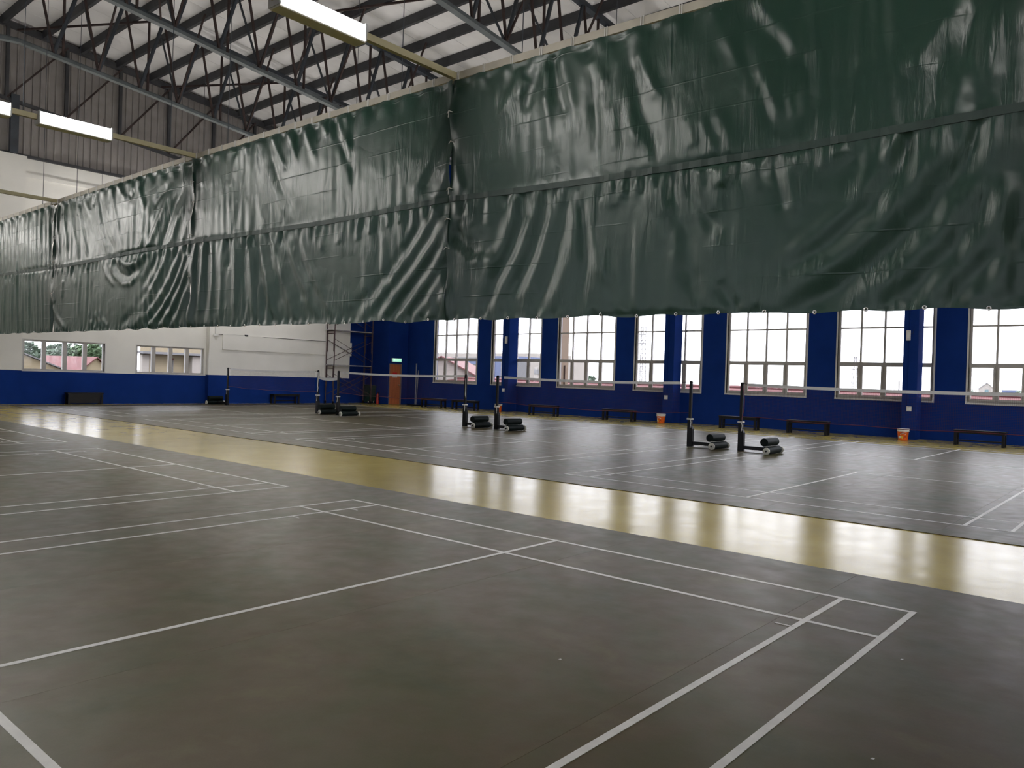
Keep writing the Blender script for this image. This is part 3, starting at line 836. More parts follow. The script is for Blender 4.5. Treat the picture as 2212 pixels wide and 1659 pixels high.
# ------------------------------------------------------------ green tarpaulin curtains
RID = [[5,9,0.81,5.64,0.7,5.43,0.53,5.17,0.38,4.96],[-4,10,1.01,5.53,0.91,5.24,0.78,4.96],[4,8,0.85,5.42,0.65,5.14],[5,9,1.37,5.62,1.45,5.37,1.53,5.07,1.61,4.79],[-5,9,1.24,5.61,1.3,5.29,1.4,5.01,1.49,4.77],[6,8,2.48,5.4,2.62,5.13,2.74,4.89,2.86,4.68],[-6,11,2.39,5.37,2.48,5.02,2.64,4.55,2.87,4.03],[4,9,1.83,5.43,1.94,5.25,2.1,5.05],[4,10,1.11,5.2,1.21,4.83,1.28,4.42],[3,8,2.16,4.83,2.22,4.51,2.25,4.21],[3,8,2.35,4.95,2.43,4.53,2.59,4.2],[-3,7,1.88,4.95,1.97,4.55,1.96,4.2],[4,8,3.35,4.41,3.48,4.12,3.57,3.96],[4,8,3.18,4.45,3.32,4.08],[4,9,3.55,4.45,3.76,3.97],[6,11,0.67,3.92,0.67,3.65,0.51,3.27,0.22,2.88,0.14,2.48],[6,11,1.05,3.94,1.02,3.61,0.82,3.13,0.54,2.7,0.34,2.33],[-6,10,0.86,3.92,0.85,3.63,0.67,3.22,0.38,2.77,0.22,2.38],[6,11,1.37,3.92,1.33,3.53,1.17,3.04,0.91,2.45],[-6,10,1.22,3.92,1.18,3.55,1.0,3.08,0.7,2.57],[5,11,1.59,3.87,1.68,3.39,1.64,2.96,1.39,2.43],[-5,10,1.48,3.88,1.51,3.51,1.4,2.98,1.14,2.4],[5,10,1.87,3.79,1.96,3.36,2.08,2.93,2.27,2.61],[-5,10,1.74,3.79,1.83,3.37,1.9,2.94,1.79,2.42],[4,8,1.97,3.92,1.95,3.67],[-5,8,2.03,3.94,2.0,3.67],[4,8,2.21,3.95,2.28,3.53],[4,8,2.43,3.94,2.4,3.62],[6,10,2.8,3.93,2.88,3.66,3.02,3.35],[-7,11,2.93,3.94,3.1,3.53,3.23,3.09,3.28,2.75,3.42,2.4],[5,10,3.32,3.9,3.42,3.59,3.57,3.29],[-6,10,3.2,3.9,3.33,3.6,3.51,3.29,3.67,3.13],[5,9,3.49,3.9,3.66,3.61],[4,9,-0.12,3.98,-0.04,3.56],[4,9,0.2,3.96,0.25,3.53],[4,8,-0.36,3.98,-0.28,3.66],[-9,14,-0.48,3.58,-0.23,3.34,0.08,3.19],[5,10,-0.47,3.39,-0.12,3.11,0.43,3.07],[4,8,-0.53,4.67,-0.37,4.3,-0.26,4.07],[7,13,5.86,4.98,5.72,4.83,5.58,4.63,5.42,4.37],[-4,14,5.98,4.95,5.82,4.64,5.63,4.39],[5,12,6.15,4.9,6.04,4.61,5.92,4.29,5.86,3.99],[-4,10,6.06,4.92,5.93,4.61,5.8,4.28],[5,12,6.28,4.82,6.16,4.46,6.08,4.13],[5,10,3.95,5.52,4.11,5.29,4.29,5.05,4.45,4.87],[-4,12,3.86,5.48,4.05,5.18,4.31,4.84,4.52,4.59],[4,8,3.53,5.32,3.72,5.05,3.89,4.76,4.03,4.35],[4,8,3.97,4.88,4.13,4.55,4.27,4.18],[-4,8,3.77,5.08,3.94,4.66,4.15,4.16],[4,7,4.33,4.45,4.42,4.19],[9,17,5.84,3.92,5.69,3.62,5.4,3.24,5.09,2.91,4.73,2.63,4.25,2.37],[-9,16,6.03,3.9,5.89,3.46,5.64,3.12,5.31,2.78,4.81,2.47,4.46,2.3],[8,16,6.18,3.9,6.03,3.39,5.79,2.97,5.47,2.64,5.08,2.28],[-7,14,6.26,3.66,6.12,3.24,5.88,2.82,5.56,2.46,5.35,2.27],[7,15,6.34,3.38,6.18,2.99,5.91,2.62,5.6,2.26],[-6,13,6.35,3.0,6.14,2.66,5.8,2.27],[5,12,6.36,2.8,6.16,2.47,5.99,2.25],[5,11,5.38,3.93,5.25,3.65,5.01,3.31,4.64,2.99,4.28,2.74],[-5,11,5.55,3.94,5.39,3.57,5.16,3.21,4.8,2.9,4.41,2.69],[5,8,3.92,3.95,4.01,3.68,4.11,3.5],[5,8,4.39,3.91,4.33,3.63,4.43,3.22],[-5,8,4.18,3.9,4.23,3.61,4.35,3.27],[4,7,4.61,3.95,4.71,3.64],[4,7,4.78,3.94,4.84,3.74],[4,6,5.02,3.92,4.98,3.73],[4,8,3.76,3.93,3.64,3.58],[-4,9,3.63,2.61,3.77,2.39,3.89,2.3],[4,8,-6.18,5.75,-6.31,5.44,-6.49,5.0,-6.58,4.51],[-4,8,-6.01,5.73,-6.04,5.24,-6.23,4.66,-6.33,4.21],[4,9,-5.62,5.75,-5.56,5.17,-5.45,4.56,-5.31,4.1],[-4,9,-5.84,5.76,-5.84,5.21,-5.77,4.45],[5,7,-5.11,5.75,-4.91,5.42,-4.64,5.03],[-4,7,-5.21,5.74,-5.11,5.34,-4.83,4.83,-4.35,4.2],[4,9,-5.32,5.25,-4.92,4.61,-4.64,4.18],[5,7,-4.65,5.75,-4.46,5.46,-4.3,5.1],[-4,7,-4.43,5.74,-4.26,5.34],[5,7,-4.16,5.73,-3.98,5.43,-3.78,5.07],[-4,7,-3.95,5.73,-3.7,5.36],[5,7,-3.67,5.73,-3.43,5.42],[6,8,-3.2,5.71,-3.04,5.4,-2.77,5.07],[-5,8,-3.31,5.69,-3.12,5.26,-2.8,4.78,-2.74,4.52],[-5,12,-0.56,5.05,-0.71,4.73,-0.93,4.38,-1.09,4.12],[4,10,-0.69,5.07,-0.91,4.66,-1.3,4.15],[4,10,-0.48,4.64,-0.66,4.25,-0.78,4.01],[4,9,-7.65,5.75,-7.68,5.16],[3,8,-7.2,5.77,-7.23,5.1],[3,8,-7.81,5.18,-7.92,4.7],[6,9,-7.91,4.0,-7.91,3.38,-7.91,2.55],[6,9,-7.52,4.03,-7.54,3.35,-7.6,2.54],[-6,8,-7.75,4.02,-7.76,3.37,-7.76,2.54],[5,8,-7.17,4.04,-7.12,3.17,-7.14,2.46],[-5,8,-7.36,4.02,-7.34,3.18,-7.36,2.47],[5,8,-6.86,4.04,-6.78,3.15,-6.77,2.42],[-8,8,-6.55,4.06,-6.54,3.76,-6.58,3.45],[7,10,-6.29,4.05,-6.28,3.43,-6.23,2.5],[-6,9,-6.06,4.06,-5.99,3.26,-5.88,2.43],[6,9,-5.8,4.05,-5.71,3.39,-5.6,2.43],[6,9,-5.45,4.06,-5.27,3.36,-4.97,2.61,-4.75,2.35],[-6,9,-5.61,4.04,-5.49,3.38,-5.23,2.47],[5,9,-5.05,4.05,-4.8,3.33,-4.36,2.59,-4.16,2.33],[-5,8,-5.23,4.05,-5.01,3.34,-4.66,2.6],[5,9,-4.64,4.06,-4.36,3.44,-3.84,2.71,-3.55,2.35],[-5,8,-4.82,4.05,-4.56,3.45,-4.08,2.67],[4,8,-4.24,4.05,-3.98,3.49,-3.43,2.7,-3.11,2.36],[-4,8,-4.39,4.04,-4.16,3.43,-3.66,2.7],[4,8,-3.72,4.04,-3.52,3.51],[4,8,-3.14,4.04,-3.08,3.58],[4,8,-2.68,4.04,-2.57,3.59],[4,8,-2.31,4.02,-2.26,3.66],[4,7,-1.88,4.0,-1.8,3.74],[4,7,-1.59,3.99,-1.54,3.76],[4,8,-1.22,3.97,-1.25,3.73,-1.49,3.39],[6,12,-0.78,3.94,-0.97,3.63,-1.33,3.26,-1.72,2.92,-2.28,2.44],[-6,11,-0.95,3.94,-1.14,3.63,-1.55,3.25,-2.1,2.84,-2.65,2.48],[7,12,-0.57,3.78,-0.79,3.43,-1.18,3.06,-1.6,2.69,-2.0,2.31],[-6,11,-0.67,3.79,-0.89,3.49,-1.29,3.11,-1.75,2.75,-2.2,2.37],[6,11,-0.52,3.38,-0.8,3.01,-1.23,2.6,-1.58,2.3],[-6,10,-0.56,3.55,-0.87,3.11,-1.35,2.71,-1.77,2.3],[5,10,-0.54,3.01,-0.82,2.66,-1.22,2.29],[-5,9,-0.53,3.17,-0.89,2.73,-1.36,2.29],[4,9,-0.52,2.74,-0.87,2.28],[5,8,-15.27,5.77,-15.29,5.12,-15.11,4.48,-15.02,4.14],[-5,7,-15.47,5.77,-15.45,5.01,-15.36,4.24],[5,7,-15.0,5.74,-14.83,5.2,-14.66,4.56,-14.5,4.13],[-5,7,-15.07,5.78,-14.99,5.57,-15.04,5.4],[5,8,-14.55,5.74,-14.39,5.28,-14.1,4.64,-13.88,4.16],[5,7,-14.12,5.73,-13.91,5.34,-13.7,4.96,-13.42,4.34,-13.23,4.13],[-5,7,-13.93,5.73,-13.78,5.26,-13.57,4.78],[6,8,-13.69,5.72,-13.37,5.42,-13.13,5.23],[-5,8,-12.93,5.67,-13.08,5.41],[5,8,-12.79,5.75,-12.67,5.2,-12.47,4.72,-12.06,4.22],[-5,8,-12.64,5.61,-12.5,5.18,-12.13,4.55,-11.63,4.14],[5,8,-11.89,5.72,-11.7,5.2,-11.41,4.7,-11.18,4.26],[4,8,-12.24,5.38,-11.94,4.85,-11.48,4.29],[6,8,-11.47,5.69,-11.31,5.51,-11.04,5.32],[-6,8,-10.9,5.32,-10.71,5.49],[7,9,-10.43,5.54,-10.27,5.27,-10.06,4.97],[-6,10,-9.79,4.98,-9.49,5.21,-9.15,5.37],[6,10,-9.56,4.97,-9.81,4.67,-10.16,4.32,-10.53,4.1],[-5,9,-9.73,4.78,-10.07,4.42,-10.48,4.18],[8,11,-9.01,5.27,-9.25,4.91,-9.57,4.48,-9.91,4.07,-10.32,3.8,-10.8,3.77,-11.26,3.94],[-8,11,-8.47,5.26,-8.82,4.96,-9.09,4.53,-9.29,4.12,-9.62,3.71,-10.1,3.3],[8,11,-8.29,5.05,-8.6,4.68,-8.82,4.24,-9.05,3.81,-9.46,3.37,-10.07,2.94,-10.82,2.58],[-8,11,-9.15,3.99,-9.47,3.54,-9.81,3.14,-10.44,2.74,-11.31,2.44],[7,10,-8.19,4.63,-8.44,4.12,-8.7,3.69,-9.06,3.25,-9.65,2.78,-10.56,2.38],[-7,9,-8.41,4.32,-8.63,3.9,-8.94,3.44,-9.44,2.98,-10.23,2.48],[6,9,-8.12,4.17,-8.37,3.66,-8.67,3.19,-9.16,2.74,-9.81,2.37],[-6,8,-8.27,4.03,-8.53,3.54,-8.88,3.08,-9.42,2.65,-10.04,2.37],[6,9,-8.13,3.71,-8.38,3.17,-8.77,2.69,-9.14,2.38],[-6,8,-8.14,3.9,-8.47,3.3,-8.95,2.78,-9.4,2.38],[5,8,-8.12,3.16,-8.43,2.64,-8.63,2.39],[-5,8,-8.11,3.39,-8.56,2.74,-8.88,2.37],[6,9,-11.41,3.99,-11.05,3.86,-10.65,3.79,-10.32,3.85],[5,8,-12.04,4.0,-11.65,3.63,-11.12,3.38,-10.67,3.38,-10.25,3.55],[-5,8,-11.78,3.98,-11.34,3.66,-10.88,3.54,-10.4,3.66],[4,7,-12.43,4.03,-12.13,3.66,-11.58,3.34],[6,8,-15.53,3.39,-15.34,3.1],[7,8,-15.51,3.09,-15.18,2.77,-14.57,2.38],[-6,8,-15.49,2.88,-15.31,2.62,-14.89,2.39],[5,7,-12.57,2.86,-12.33,2.6,-11.94,2.39],[5,7,-13.2,2.81,-13.06,2.59,-12.71,2.35],[5,7,-12.85,2.8,-12.49,2.53,-12.26,2.37],[4,8,-14.86,3.71,-14.89,3.21],[3,8,-14.1,3.71,-13.94,3.17,-13.78,2.68],[4,7,-13.4,4.03,-13.33,3.86],[5,9,-20.23,5.79,-20.11,4.31,-20.09,2.42],[6,9,-19.94,5.79,-19.77,4.28,-19.65,2.41],[7,9,-19.64,5.8,-19.52,4.27,-19.47,2.41],[5,9,-19.3,5.8,-19.13,4.24,-18.98,2.4],[6,9,-18.97,5.81,-18.84,4.22,-18.76,2.4],[7,9,-18.6,5.82,-18.43,4.19,-18.25,2.39],[5,9,-18.24,5.82,-18.11,4.17,-18.0,2.39],[6,9,-17.85,5.83,-17.67,4.14,-17.47,2.38],[7,9,-17.51,5.84,-17.38,4.12,-17.23,2.37],[5,9,-17.17,5.84,-16.99,4.1,-16.76,2.37],[6,9,-16.87,5.85,-16.74,4.08,-16.57,2.36],[7,9,-16.55,5.85,-16.37,4.06,-16.12,2.36],[5,9,-16.23,5.86,-16.1,4.04,-15.9,2.35],[6,9,-15.99,5.86,-15.81,4.02,-15.54,2.35]]
RNG = np.random.RandomState(7)


def seg_dist(X, Z, pts):
    """distance to polyline and parameter along it (0..1)"""
    best = np.full(X.shape, 1e9)
    par = np.zeros(X.shape)
    segs = [math.hypot(pts[i + 1][0] - pts[i][0], pts[i + 1][1] - pts[i][1]) for i in range(len(pts) - 1)]
    tot = sum(segs) or 1.0
    acc = 0.0
    for i, sl in enumerate(segs):
        ax, az = pts[i]
        bx, bz = pts[i + 1]
        t = np.clip(((X - ax) * (bx - ax) + (Z - az) * (bz - az)) / (sl * sl + 1e-9), 0, 1)
        d = np.hypot(X - ax - t * (bx - ax), Z - az - t * (bz - az))
        m = d < best
        best[m] = d[m]
        par[m] = ((acc + t * sl) / tot)[m]
        acc += sl
    return best, par


def waves(X, Z, n, kx, kz, seed):
    r = np.random.RandomState(seed)
    out = np.zeros(X.shape)
    for _ in range(n):
        out += np.sin(X * r.uniform(*kx) * r.choice((-1, 1)) + Z * r.uniform(*kz) * r.choice((-1, 1)) + r.uniform(0, 6.28))
    return out / math.sqrt(n)


def curtain(x0, x1, idx, lb):
    nx, nz = 300, 150
    ga = -0.012
    U = np.linspace(0, 1, nx)
    V = np.linspace(0, 1, nz)
    Ug, Vg = np.meshgrid(U, V, indexing='ij')
    # side edges pull in a little between the lacings
    X = x0 + ga + (x1 - x0 - 2 * ga) * Ug
    zt = np.interp(X, RX, RZ) - 0.115
    zb = np.interp(X, BZX, BZ)
    zm = np.interp(X, MX_, MZ)
    tie = 0.5
    sag = 0.022 * np.abs(np.sin(math.pi * (X - x0) / tie)) ** 1.5
    zt = zt - sag
    hem = 0.012 * waves(X, X * 0, 5, (2, 9), (0, 0), 30 + idx)
    Z = zb + hem * (1 - Vg) + (zt - zb) * Vg
    D = np.zeros(X.shape)
    for r in RID:
        pts = [(r[2 + 2 * i], r[3 + 2 * i]) for i in range((len(r) - 2) // 2)]
        cx = sum(q[0] for q in pts) / len(pts)
        if not (x0 - 0.1 < cx < x1 + 0.1): continue
        w = r[1] / 100.0
        d, t = seg_dist(X, Z, pts)
        D += r[0] / 100.0 * 0.46 * np.exp(-(d / w) ** 2) * np.minimum(1.0, 0.25 + np.minimum(t, 1 - t) * 5)
    if x0 > 6 or x1 < -22.5:
        D += 0.05 * waves(X, Z, 6, (6, 16), (0, 0.6), 50 + idx)
    # soft swell, vertical crinkles, gathers along the hem and under the rail
    D += 0.035 * waves(X, Z, 5, (0.4, 1.6), (0.2, 1.0), 70 + idx)
    D += 0.008 * waves(X, Z, 9, (9, 30), (0.3, 3.0), 90 + idx) * (0.5 + 0.5 * np.sin(X * 1.7 + Z * 1.1 + idx))
    gath = np.exp(-((Z - zt) / 0.18) ** 2)
    D += 0.03 * gath * np.cos(2 * math.pi * (X - x0) / tie)
    low = np.exp(-((Z - zb) / 0.09) ** 2)
    D += 0.014 * low * waves(X, Z, 6, (18, 42), (0, 4), 110 + idx)
    under = np.exp(-((Z - (zm - 0.12)) / 0.14) ** 2)
    D += 0.016 * under * waves(X, Z, 6, (12, 34), (0, 3), 130 + idx)
    # pinned at the rail, along the seam band and at the hem
    D *= 1 - 0.75 * np.exp(-((Z - zm) / 0.055) ** 2)
    D *= 1 - 0.85 * np.exp(-((Z - zt) / 0.05) ** 2)
    D *= 1 - 0.5 * np.exp(-((Z - zb) / 0.05) ** 2)
    edge = np.minimum(X - x0, x1 - X)
    D *= 1 - 0.6 * np.exp(-(edge / 0.06) ** 2)
    D += 0.05 * np.exp(-(edge / 0.10) ** 2) * waves(Z, X, 4, (2, 7), (0, 0), 150 + idx)
    lace = 0.006 * waves(Z, X * 0, 4, (3, 9), (0, 0), 170 + idx + np.int64(0))
    X = X + lace * np.exp(-(edge / 0.12) ** 2)
    Y = -0.052 - 0.03 - D
    cx = (x0 + x1) / 2
    root = empty('curtain', (cx, YC, float(np.interp(cx, BZX, BZ))))
    zo = root.location.z
    tag(root, lb, 'curtain', 'green tarpaulin curtains in a row')
    zmid = np.interp(X, MX_, MZ)

    def grid_mesh(name, j0, j1, mat, dy=0.0):
        xs, ys_, zs = X[:, j0:j1], Y[:, j0:j1] + dy, Z[:, j0:j1]
        a, b = xs.shape
        co = np.stack([xs - cx, ys_, zs - zo], -1).reshape(-1, 3)
        ii, jj = np.meshgrid(np.arange(a - 1), np.arange(b - 1), indexing='ij')
        i0 = (ii * b + jj).ravel()
        fa = np.stack([i0, i0 + b, i0 + b + 1, i0 + 1], -1)
        me = bpy.data.meshes.new(name)
        me.from_pydata(co.tolist(), [], fa.tolist())
        me.polygons.foreach_set('use_smooth', [True] * len(fa))
        me.materials.append(mat)
        o = bpy.data.objects.new(name, me)
        COL.objects.link(o)
        o.parent = root
        return o
    jm = int(np.argmin(np.abs(Z[nx // 2] - zmid[nx // 2])))
    grid_mesh('lower_cloth', 0, jm + 1, M['tarp'])
    grid_mesh('upper_cloth', jm, nz, M['tarp'])
    # seam band: flat tape riding on the cloth
    bv, bf = [], []
    for i in range(0, nx, 3):
        zc = float(zmid[i, jm])
        j = int(np.argmin(np.abs(Z[i] - zc)))
        yy = float(min(Y[i, max(j - 2, 0):j + 3])) - 0.006
        hw = 0.038
        bv += [(X[i, j] - cx, yy, zc - hw - zo), (X[i, j] - cx, yy, zc + hw - zo), (X[i, j] - cx, yy + 0.012, zc + hw - zo), (X[i, j] - cx, yy + 0.012, zc - hw - zo)]
    n = len(bv) // 4
    for i in range(n - 1):
        for k in range(4):
            bf.append((4 * i + k, 4 * i + (k + 1) % 4, 4 * i + 4 + (k + 1) % 4, 4 * i + 4 + k))
    MB().add(bv, bf).build('seam_band', M['tarp_band'], root)
    # white cord ties around the rail, bright eyelets along the hem
    t0 = e0 = None
    for k in range(int((x1 - x0) / tie)):
        x = x0 + 0.06 + k * tie
        loc = (x - cx, 0, rail_z(x) - 0.05 - zo)
        if t0 is None:
            q = MB()
            for dx in (-0.012, 0.018):
                q.box((dx - 0.005, -0.056, -0.085), (dx + 0.005, -0.046, 0.056)).box((dx - 0.005, -0.056, 0.05), (dx + 0.005, 0.05, 0.057)).box((dx - 0.005, 0.046, -0.06), (dx + 0.005, 0.056, 0.056))
            t0 = q.build('tie_cord', M['cord'], root)
            t0.location = loc
        else: inst(t0, root, loc)
        xe = x + 0.1
        i = int(round((xe - x0 - ga) / (x1 - x0 - 2 * ga) * (nx - 1)))
        i = min(max(i, 0), nx - 1)
        loc = (X[i, 1] - cx, float(Y[i, 1]) - 0.004, float(Z[i, 1]) - 0.012 - zo)
        if e0 is None:
            e0 = MB().lathe([(0.008, 0.0), (0.012, 0.006), (0.020, 0.006), (0.022, 0.0), (0.012, -0.004), (0.008, 0.0)], 12, (0, -1, 0)).build('eyelet', M['eyelet'], root)
            e0.location = loc
        else: inst(e0, root, loc)
    # lacing at the left seam
    for zf in (0.30, 0.42, 0.55, 0.74, 0.86):
        j = int(zf * (nz - 1))
        zz = float(Z[0, j]) - zo
        c = MB().tube([(x0 - cx - 0.05, float(Y[0, j]) - 0.02, zz), (x0 - cx, float(Y[0, j]) - 0.035, zz + 0.03), (x0 - cx + 0.05, float(Y[0, j]) - 0.01, zz + 0.01)], 0.006, 5)
        if zf in (0.55, 0.86): c.tube([(x0 - cx, float(Y[0, j]) - 0.035, zz + 0.03), (x0 - cx + 0.012, float(Y[0, j]) - 0.05, zz - 0.07)], 0.007, 5)
        c.build('lacing_cord', M['cord'], root)
    return root


curtain(-24.4, -23.02, 4, 'narrow end of the green curtain row against the end wall')
curtain(-23.02, -15.52, 3, 'dark green curtain cut by the left edge, hanging in straight vertical folds')
curtain(-15.52, -8.02, 2, 'dark green curtain second from left with a deep swagged fold')
curtain(-8.02, -0.52, 1, 'dark green curtain left of the main seam, smooth above and pleated below')
curtain(-0.52, 6.98, 0, 'largest and nearest dark green curtain filling the upper right')
curtain(6.98, 14.40, 5, 'dark green curtain right of the view')

# ------------------------------------------------------------ net posts
YN = 11.2


def make_post(name='net_post', arm=1):
    root = empty(name)
    lo = MB().box((-0.045, -0.05, 0.0), (0.045, 0.05, 0.62))
    lo.prism([(0.045, -0.05, 0.0), (0.085, -0.05, 0.0), (0.085, -0.05, 0.42), (0.045, -0.05, 0.50)], (0, 0.10, 0))
    if arm < 0: lo.v = [(-a, b, c) for (a, b, c) in lo.v]; lo.f = [f[::-1] for f in lo.f]
    lo.build('lower_post', M['black'], root)
    MB().box((-0.03, -0.03, 0.62), (0.03, 0.03, 1.53)).build('upper_post', M['black'], root)
    MB().lathe([(0.0, 0.045), (0.03, 0.04), (0.042, 0.02), (0.042, 0.0), (0.0, 0.0)], 12, (0, 0, 1), (0, 0, 1.53)).build('top_cap', M['black'], root)
    MB().box((-0.06, -0.06, 0.64), (0.06, 0.06, 0.675)).build('clamp', M['wheel'], root)
    cx_, cy = 0.80 * arm, -0.12
    MB().box((0.05 * arm, -0.035, 0.045), (0.76 * arm, 0.035, 0.125)).build('foot_arm', M['black'], root)
    MB().cyl((cx_, cy - 0.33, 0.092), (cx_, cy + 0.33, 0.092), 0.087, n=24).build('roller_weight', M['roller'], root)
    MB().cyl((cx_ - 0.05 * arm, cy - 0.33, 0.266), (cx_ - 0.05 * arm, cy + 0.30, 0.266), 0.090, n=24).build('roller_weight', M['roller'], root)
    for s in (-1, 1):
        yw = cy + s * (0.345 if s < 0 else 0.40)
        wo = MB().lathe([(0, 0.0), (0.070, 0.0), (0.078, 0.008), (0.078, 0.032), (0.070, 0.04), (0.03, 0.036), (0, 0.036)], 20, (0, s, 0), (cx_ + 0.02 * arm, yw, 0.080)).build('wheel', M['wheel'], root)
        MB().cyl((cx_ + 0.02 * arm, cy + s * 0.31, 0.080), (cx_ + 0.02 * arm, yw + s * 0.055, 0.080), 0.020, n=10).build('axle', M['black'], wo)
    # loose white cord tied at the clamp
    MB().tube([(0.03, -0.062, 0.66), (0.06, -0.07, 0.58), (0.045, -0.075, 0.45)], 0.006, 5).build('tie_cord', M['cord'], root)
    return root


posts = [(-22.97, -1, 'leftmost net post, its roller weight on the left side'), (-16.6, 1, 'second net post from left, near the scaffold'), (-15.38, 1, 'third net post from left, in front of the scaffold'),
         (-9.07, 1, 'net post left of centre, in front of first tall window'), (-7.77, 1, 'net post in front of the orange bucket, left of the far column'),
         (-1.53, 1, 'net post right of centre, left of the nearest post'), (-0.24, 1, 'nearest net post, right of centre')]
p0 = make_post()
p1 = make_post('net_post', -1)
for i, (x, arm, lb) in enumerate(posts):
    r = p1 if arm < 0 else (p0 if i == 1 else copy_tree(p0))
    r.location = (x, YN, 0.0)
    tag(r, lb, 'net post', 'mobile net posts with roller weights')
MB().tube([(0.03, -0.04, 1.45), (0.05, -0.05, 1.2), (0.045, -0.05, 0.95), (0.075, -0.05, 0.88)], 0.008, 5).build('hanging_cord', M['cord'], [o for o in COL.objects if o.get('label', '').startswith('net post left of')][0])
MB().tube([(0.035, -0.04, 1.5), (0.07, -0.05, 1.3), (0.06, -0.055, 1.02), (0.09, -0.06, 0.92), (0.06, -0.06, 0.78)], 0.012, 5).build('hanging_cord', M['cord'], [o for o in COL.objects if o.get('label', '').startswith('second net post')][0])
MB().tube([(0.035, -0.04, 1.5), (0.085, -0.045, 1.2), (0.08, -0.045, 0.95), (0.03, -0.045, 0.72)], 0.008, 5).build('hanging_cord', M['redcord'], [o for o in COL.objects if o.get('label', '').startswith('nearest net post')][0])


def make_net(xa, xb, lb, ga, gb_):
    root = empty('badminton_net', ((xa + xb) / 2, YN, 0.0))
    cx_ = (xa + xb) / 2
    tag(root, lb, 'net', 'badminton nets strung between the posts')
    L = xb - xa
    n = 24
    sag = lambda x: -0.05 * (1 - (2 * (x - xa) / L - 1) ** 2)
    # white top tape, folded over the headline cord
    tp = MB()
    for i in range(n):
        a = xa + ga + (L - ga - gb_) * i / n
        b = xa + ga + (L - ga - gb_) * (i + 1) / n
        tp.beam((a - cx_, 0, 1.525 + sag(a)), (b - cx_, 0, 1.525 + sag(b)), 0.010, 0.065)
    tp.build('top_tape', M['tape'], root)
    MB().tube([(xa - cx_ + 0.03, 0, 1.55), (xa - cx_ + ga, 0, 1.535 + sag(xa + ga))], 0.006, 5).tube([(xb - cx_ - gb_, 0, 1.535 + sag(xb - gb_)), (xb - cx_ - 0.03, 0, 1.55)], 0.006, 5).build('headline_cord', M['black'], root)
    bc = MB()
    pts = [(xa + 0.05 + (L - 0.1) * i / 16 - cx_, 0, 0.79 + sag(xa + L * i / 16) * 1.2 + 0.012 * math.sin(i * 1.3)) for i in range(17)]
    bc.tube(pts, 0.007, 5).build('bottom_cord', M['redcord'], root)
    ne = MB()
    st = 0.030
    k = int((L - ga - gb_) / st)
    r = 0.0011
    for i in range(k + 1):
        x = xa + ga + i * st
        s = sag(x)
        ne.add([(x - cx_ - r, 0, 0.79 + s), (x - cx_ + r, 0, 0.79 + s), (x - cx_ + r, 0, 1.50 + s), (x - cx_ - r, 0, 1.50 + s)], [(0, 1, 2, 3)])
    for j in range(int(0.71 / st) + 1):
        z = 0.79 + j * st
        for i in range(n):
            a = xa + ga + (L - ga - gb_) * i / n
            b = xa + ga + (L - ga - gb_) * (i + 1) / n
            ne.add([(a - cx_, 0, z - r + sag(a)), (b - cx_, 0, z - r + sag(b)), (b - cx_, 0, z + r + sag(b)), (a - cx_, 0, z + r + sag(a))], [(0, 1, 2, 3)])
    o = ne.build('netting', M['net'], root)
    o['kind'] = 'stuff'


make_net(-22.97, -16.6, 'farthest net, in front of the white and blue end wall', 0.2, 0.2)
make_net(-15.38, -9.07, 'net passing in front of the brown door', 0.16, 0.05)
make_net(-7.77, -1.53, 'net in the middle, in front of the second to fourth tall windows', 0.25, 0.30)
make_net(-0.24, 6.6, 'nearest net, running out of the right side of the view', 0.12, 0.2)
tp = MB()
for i in range(10):
    a, b = -16.55 + 1.13 * i / 10, -16.55 + 1.13 * (i + 1) / 10
    s = lambda x: -0.05 * (1 - (2 * (x + 16.55) / 1.13 - 1) ** 2)
    tp.beam((a, YN + 0.02, 1.30 + s(a)), (b, YN + 0.02, 1.30 + s(b)), 0.01, 0.10)
o = tp.build('tape_strap', M['tape'], org=(-16.0, YN + 0.02, 1.25))
tag(o, 'short white tape strap strung between two close net posts near the scaffold', 'strap')

# ------------------------------------------------------------ benches
def make_bench(L, boxed=False):
    root = empty('bench')
    MB().box((-L / 2, -0.17, 0.405), (L / 2, 0.17, 0.44)).build('seat', M['blackmat'], root, bevel=0.006)
    for sx in (-1, 1):
        for sy in (-1, 1):
            x, y = sx * (L / 2 - 0.06), sy * 0.13
            MB().box((x - 0.035, y - 0.035, 0.0), (x + 0.035, y + 0.035, 0.405)).build('leg', M['blackmat'], root)
        MB().box((sx * (L / 2 - 0.06) - 0.02, -0.10, 0.33), (sx * (L / 2 - 0.06) + 0.02, 0.10, 0.40)).build('end_rail', M['blackmat'], root)
    MB().box((-L / 2 + 0.08, -0.02, 0.12), (L / 2 - 0.08, 0.02, 0.16)).build('stretcher', M['blackmat'], root)
    MB().box((-L / 2 + 0.08, -0.15, 0.34), (L / 2 - 0.08, -0.12, 0.405)).build('apron', M['blackmat'], root)
    if boxed: MB().box((-L / 2 + 0.10, -0.14, 0.05), (L / 2 - 0.16, -0.11, 0.38)).build('front_panel', M['blackmat'], root)
    return root


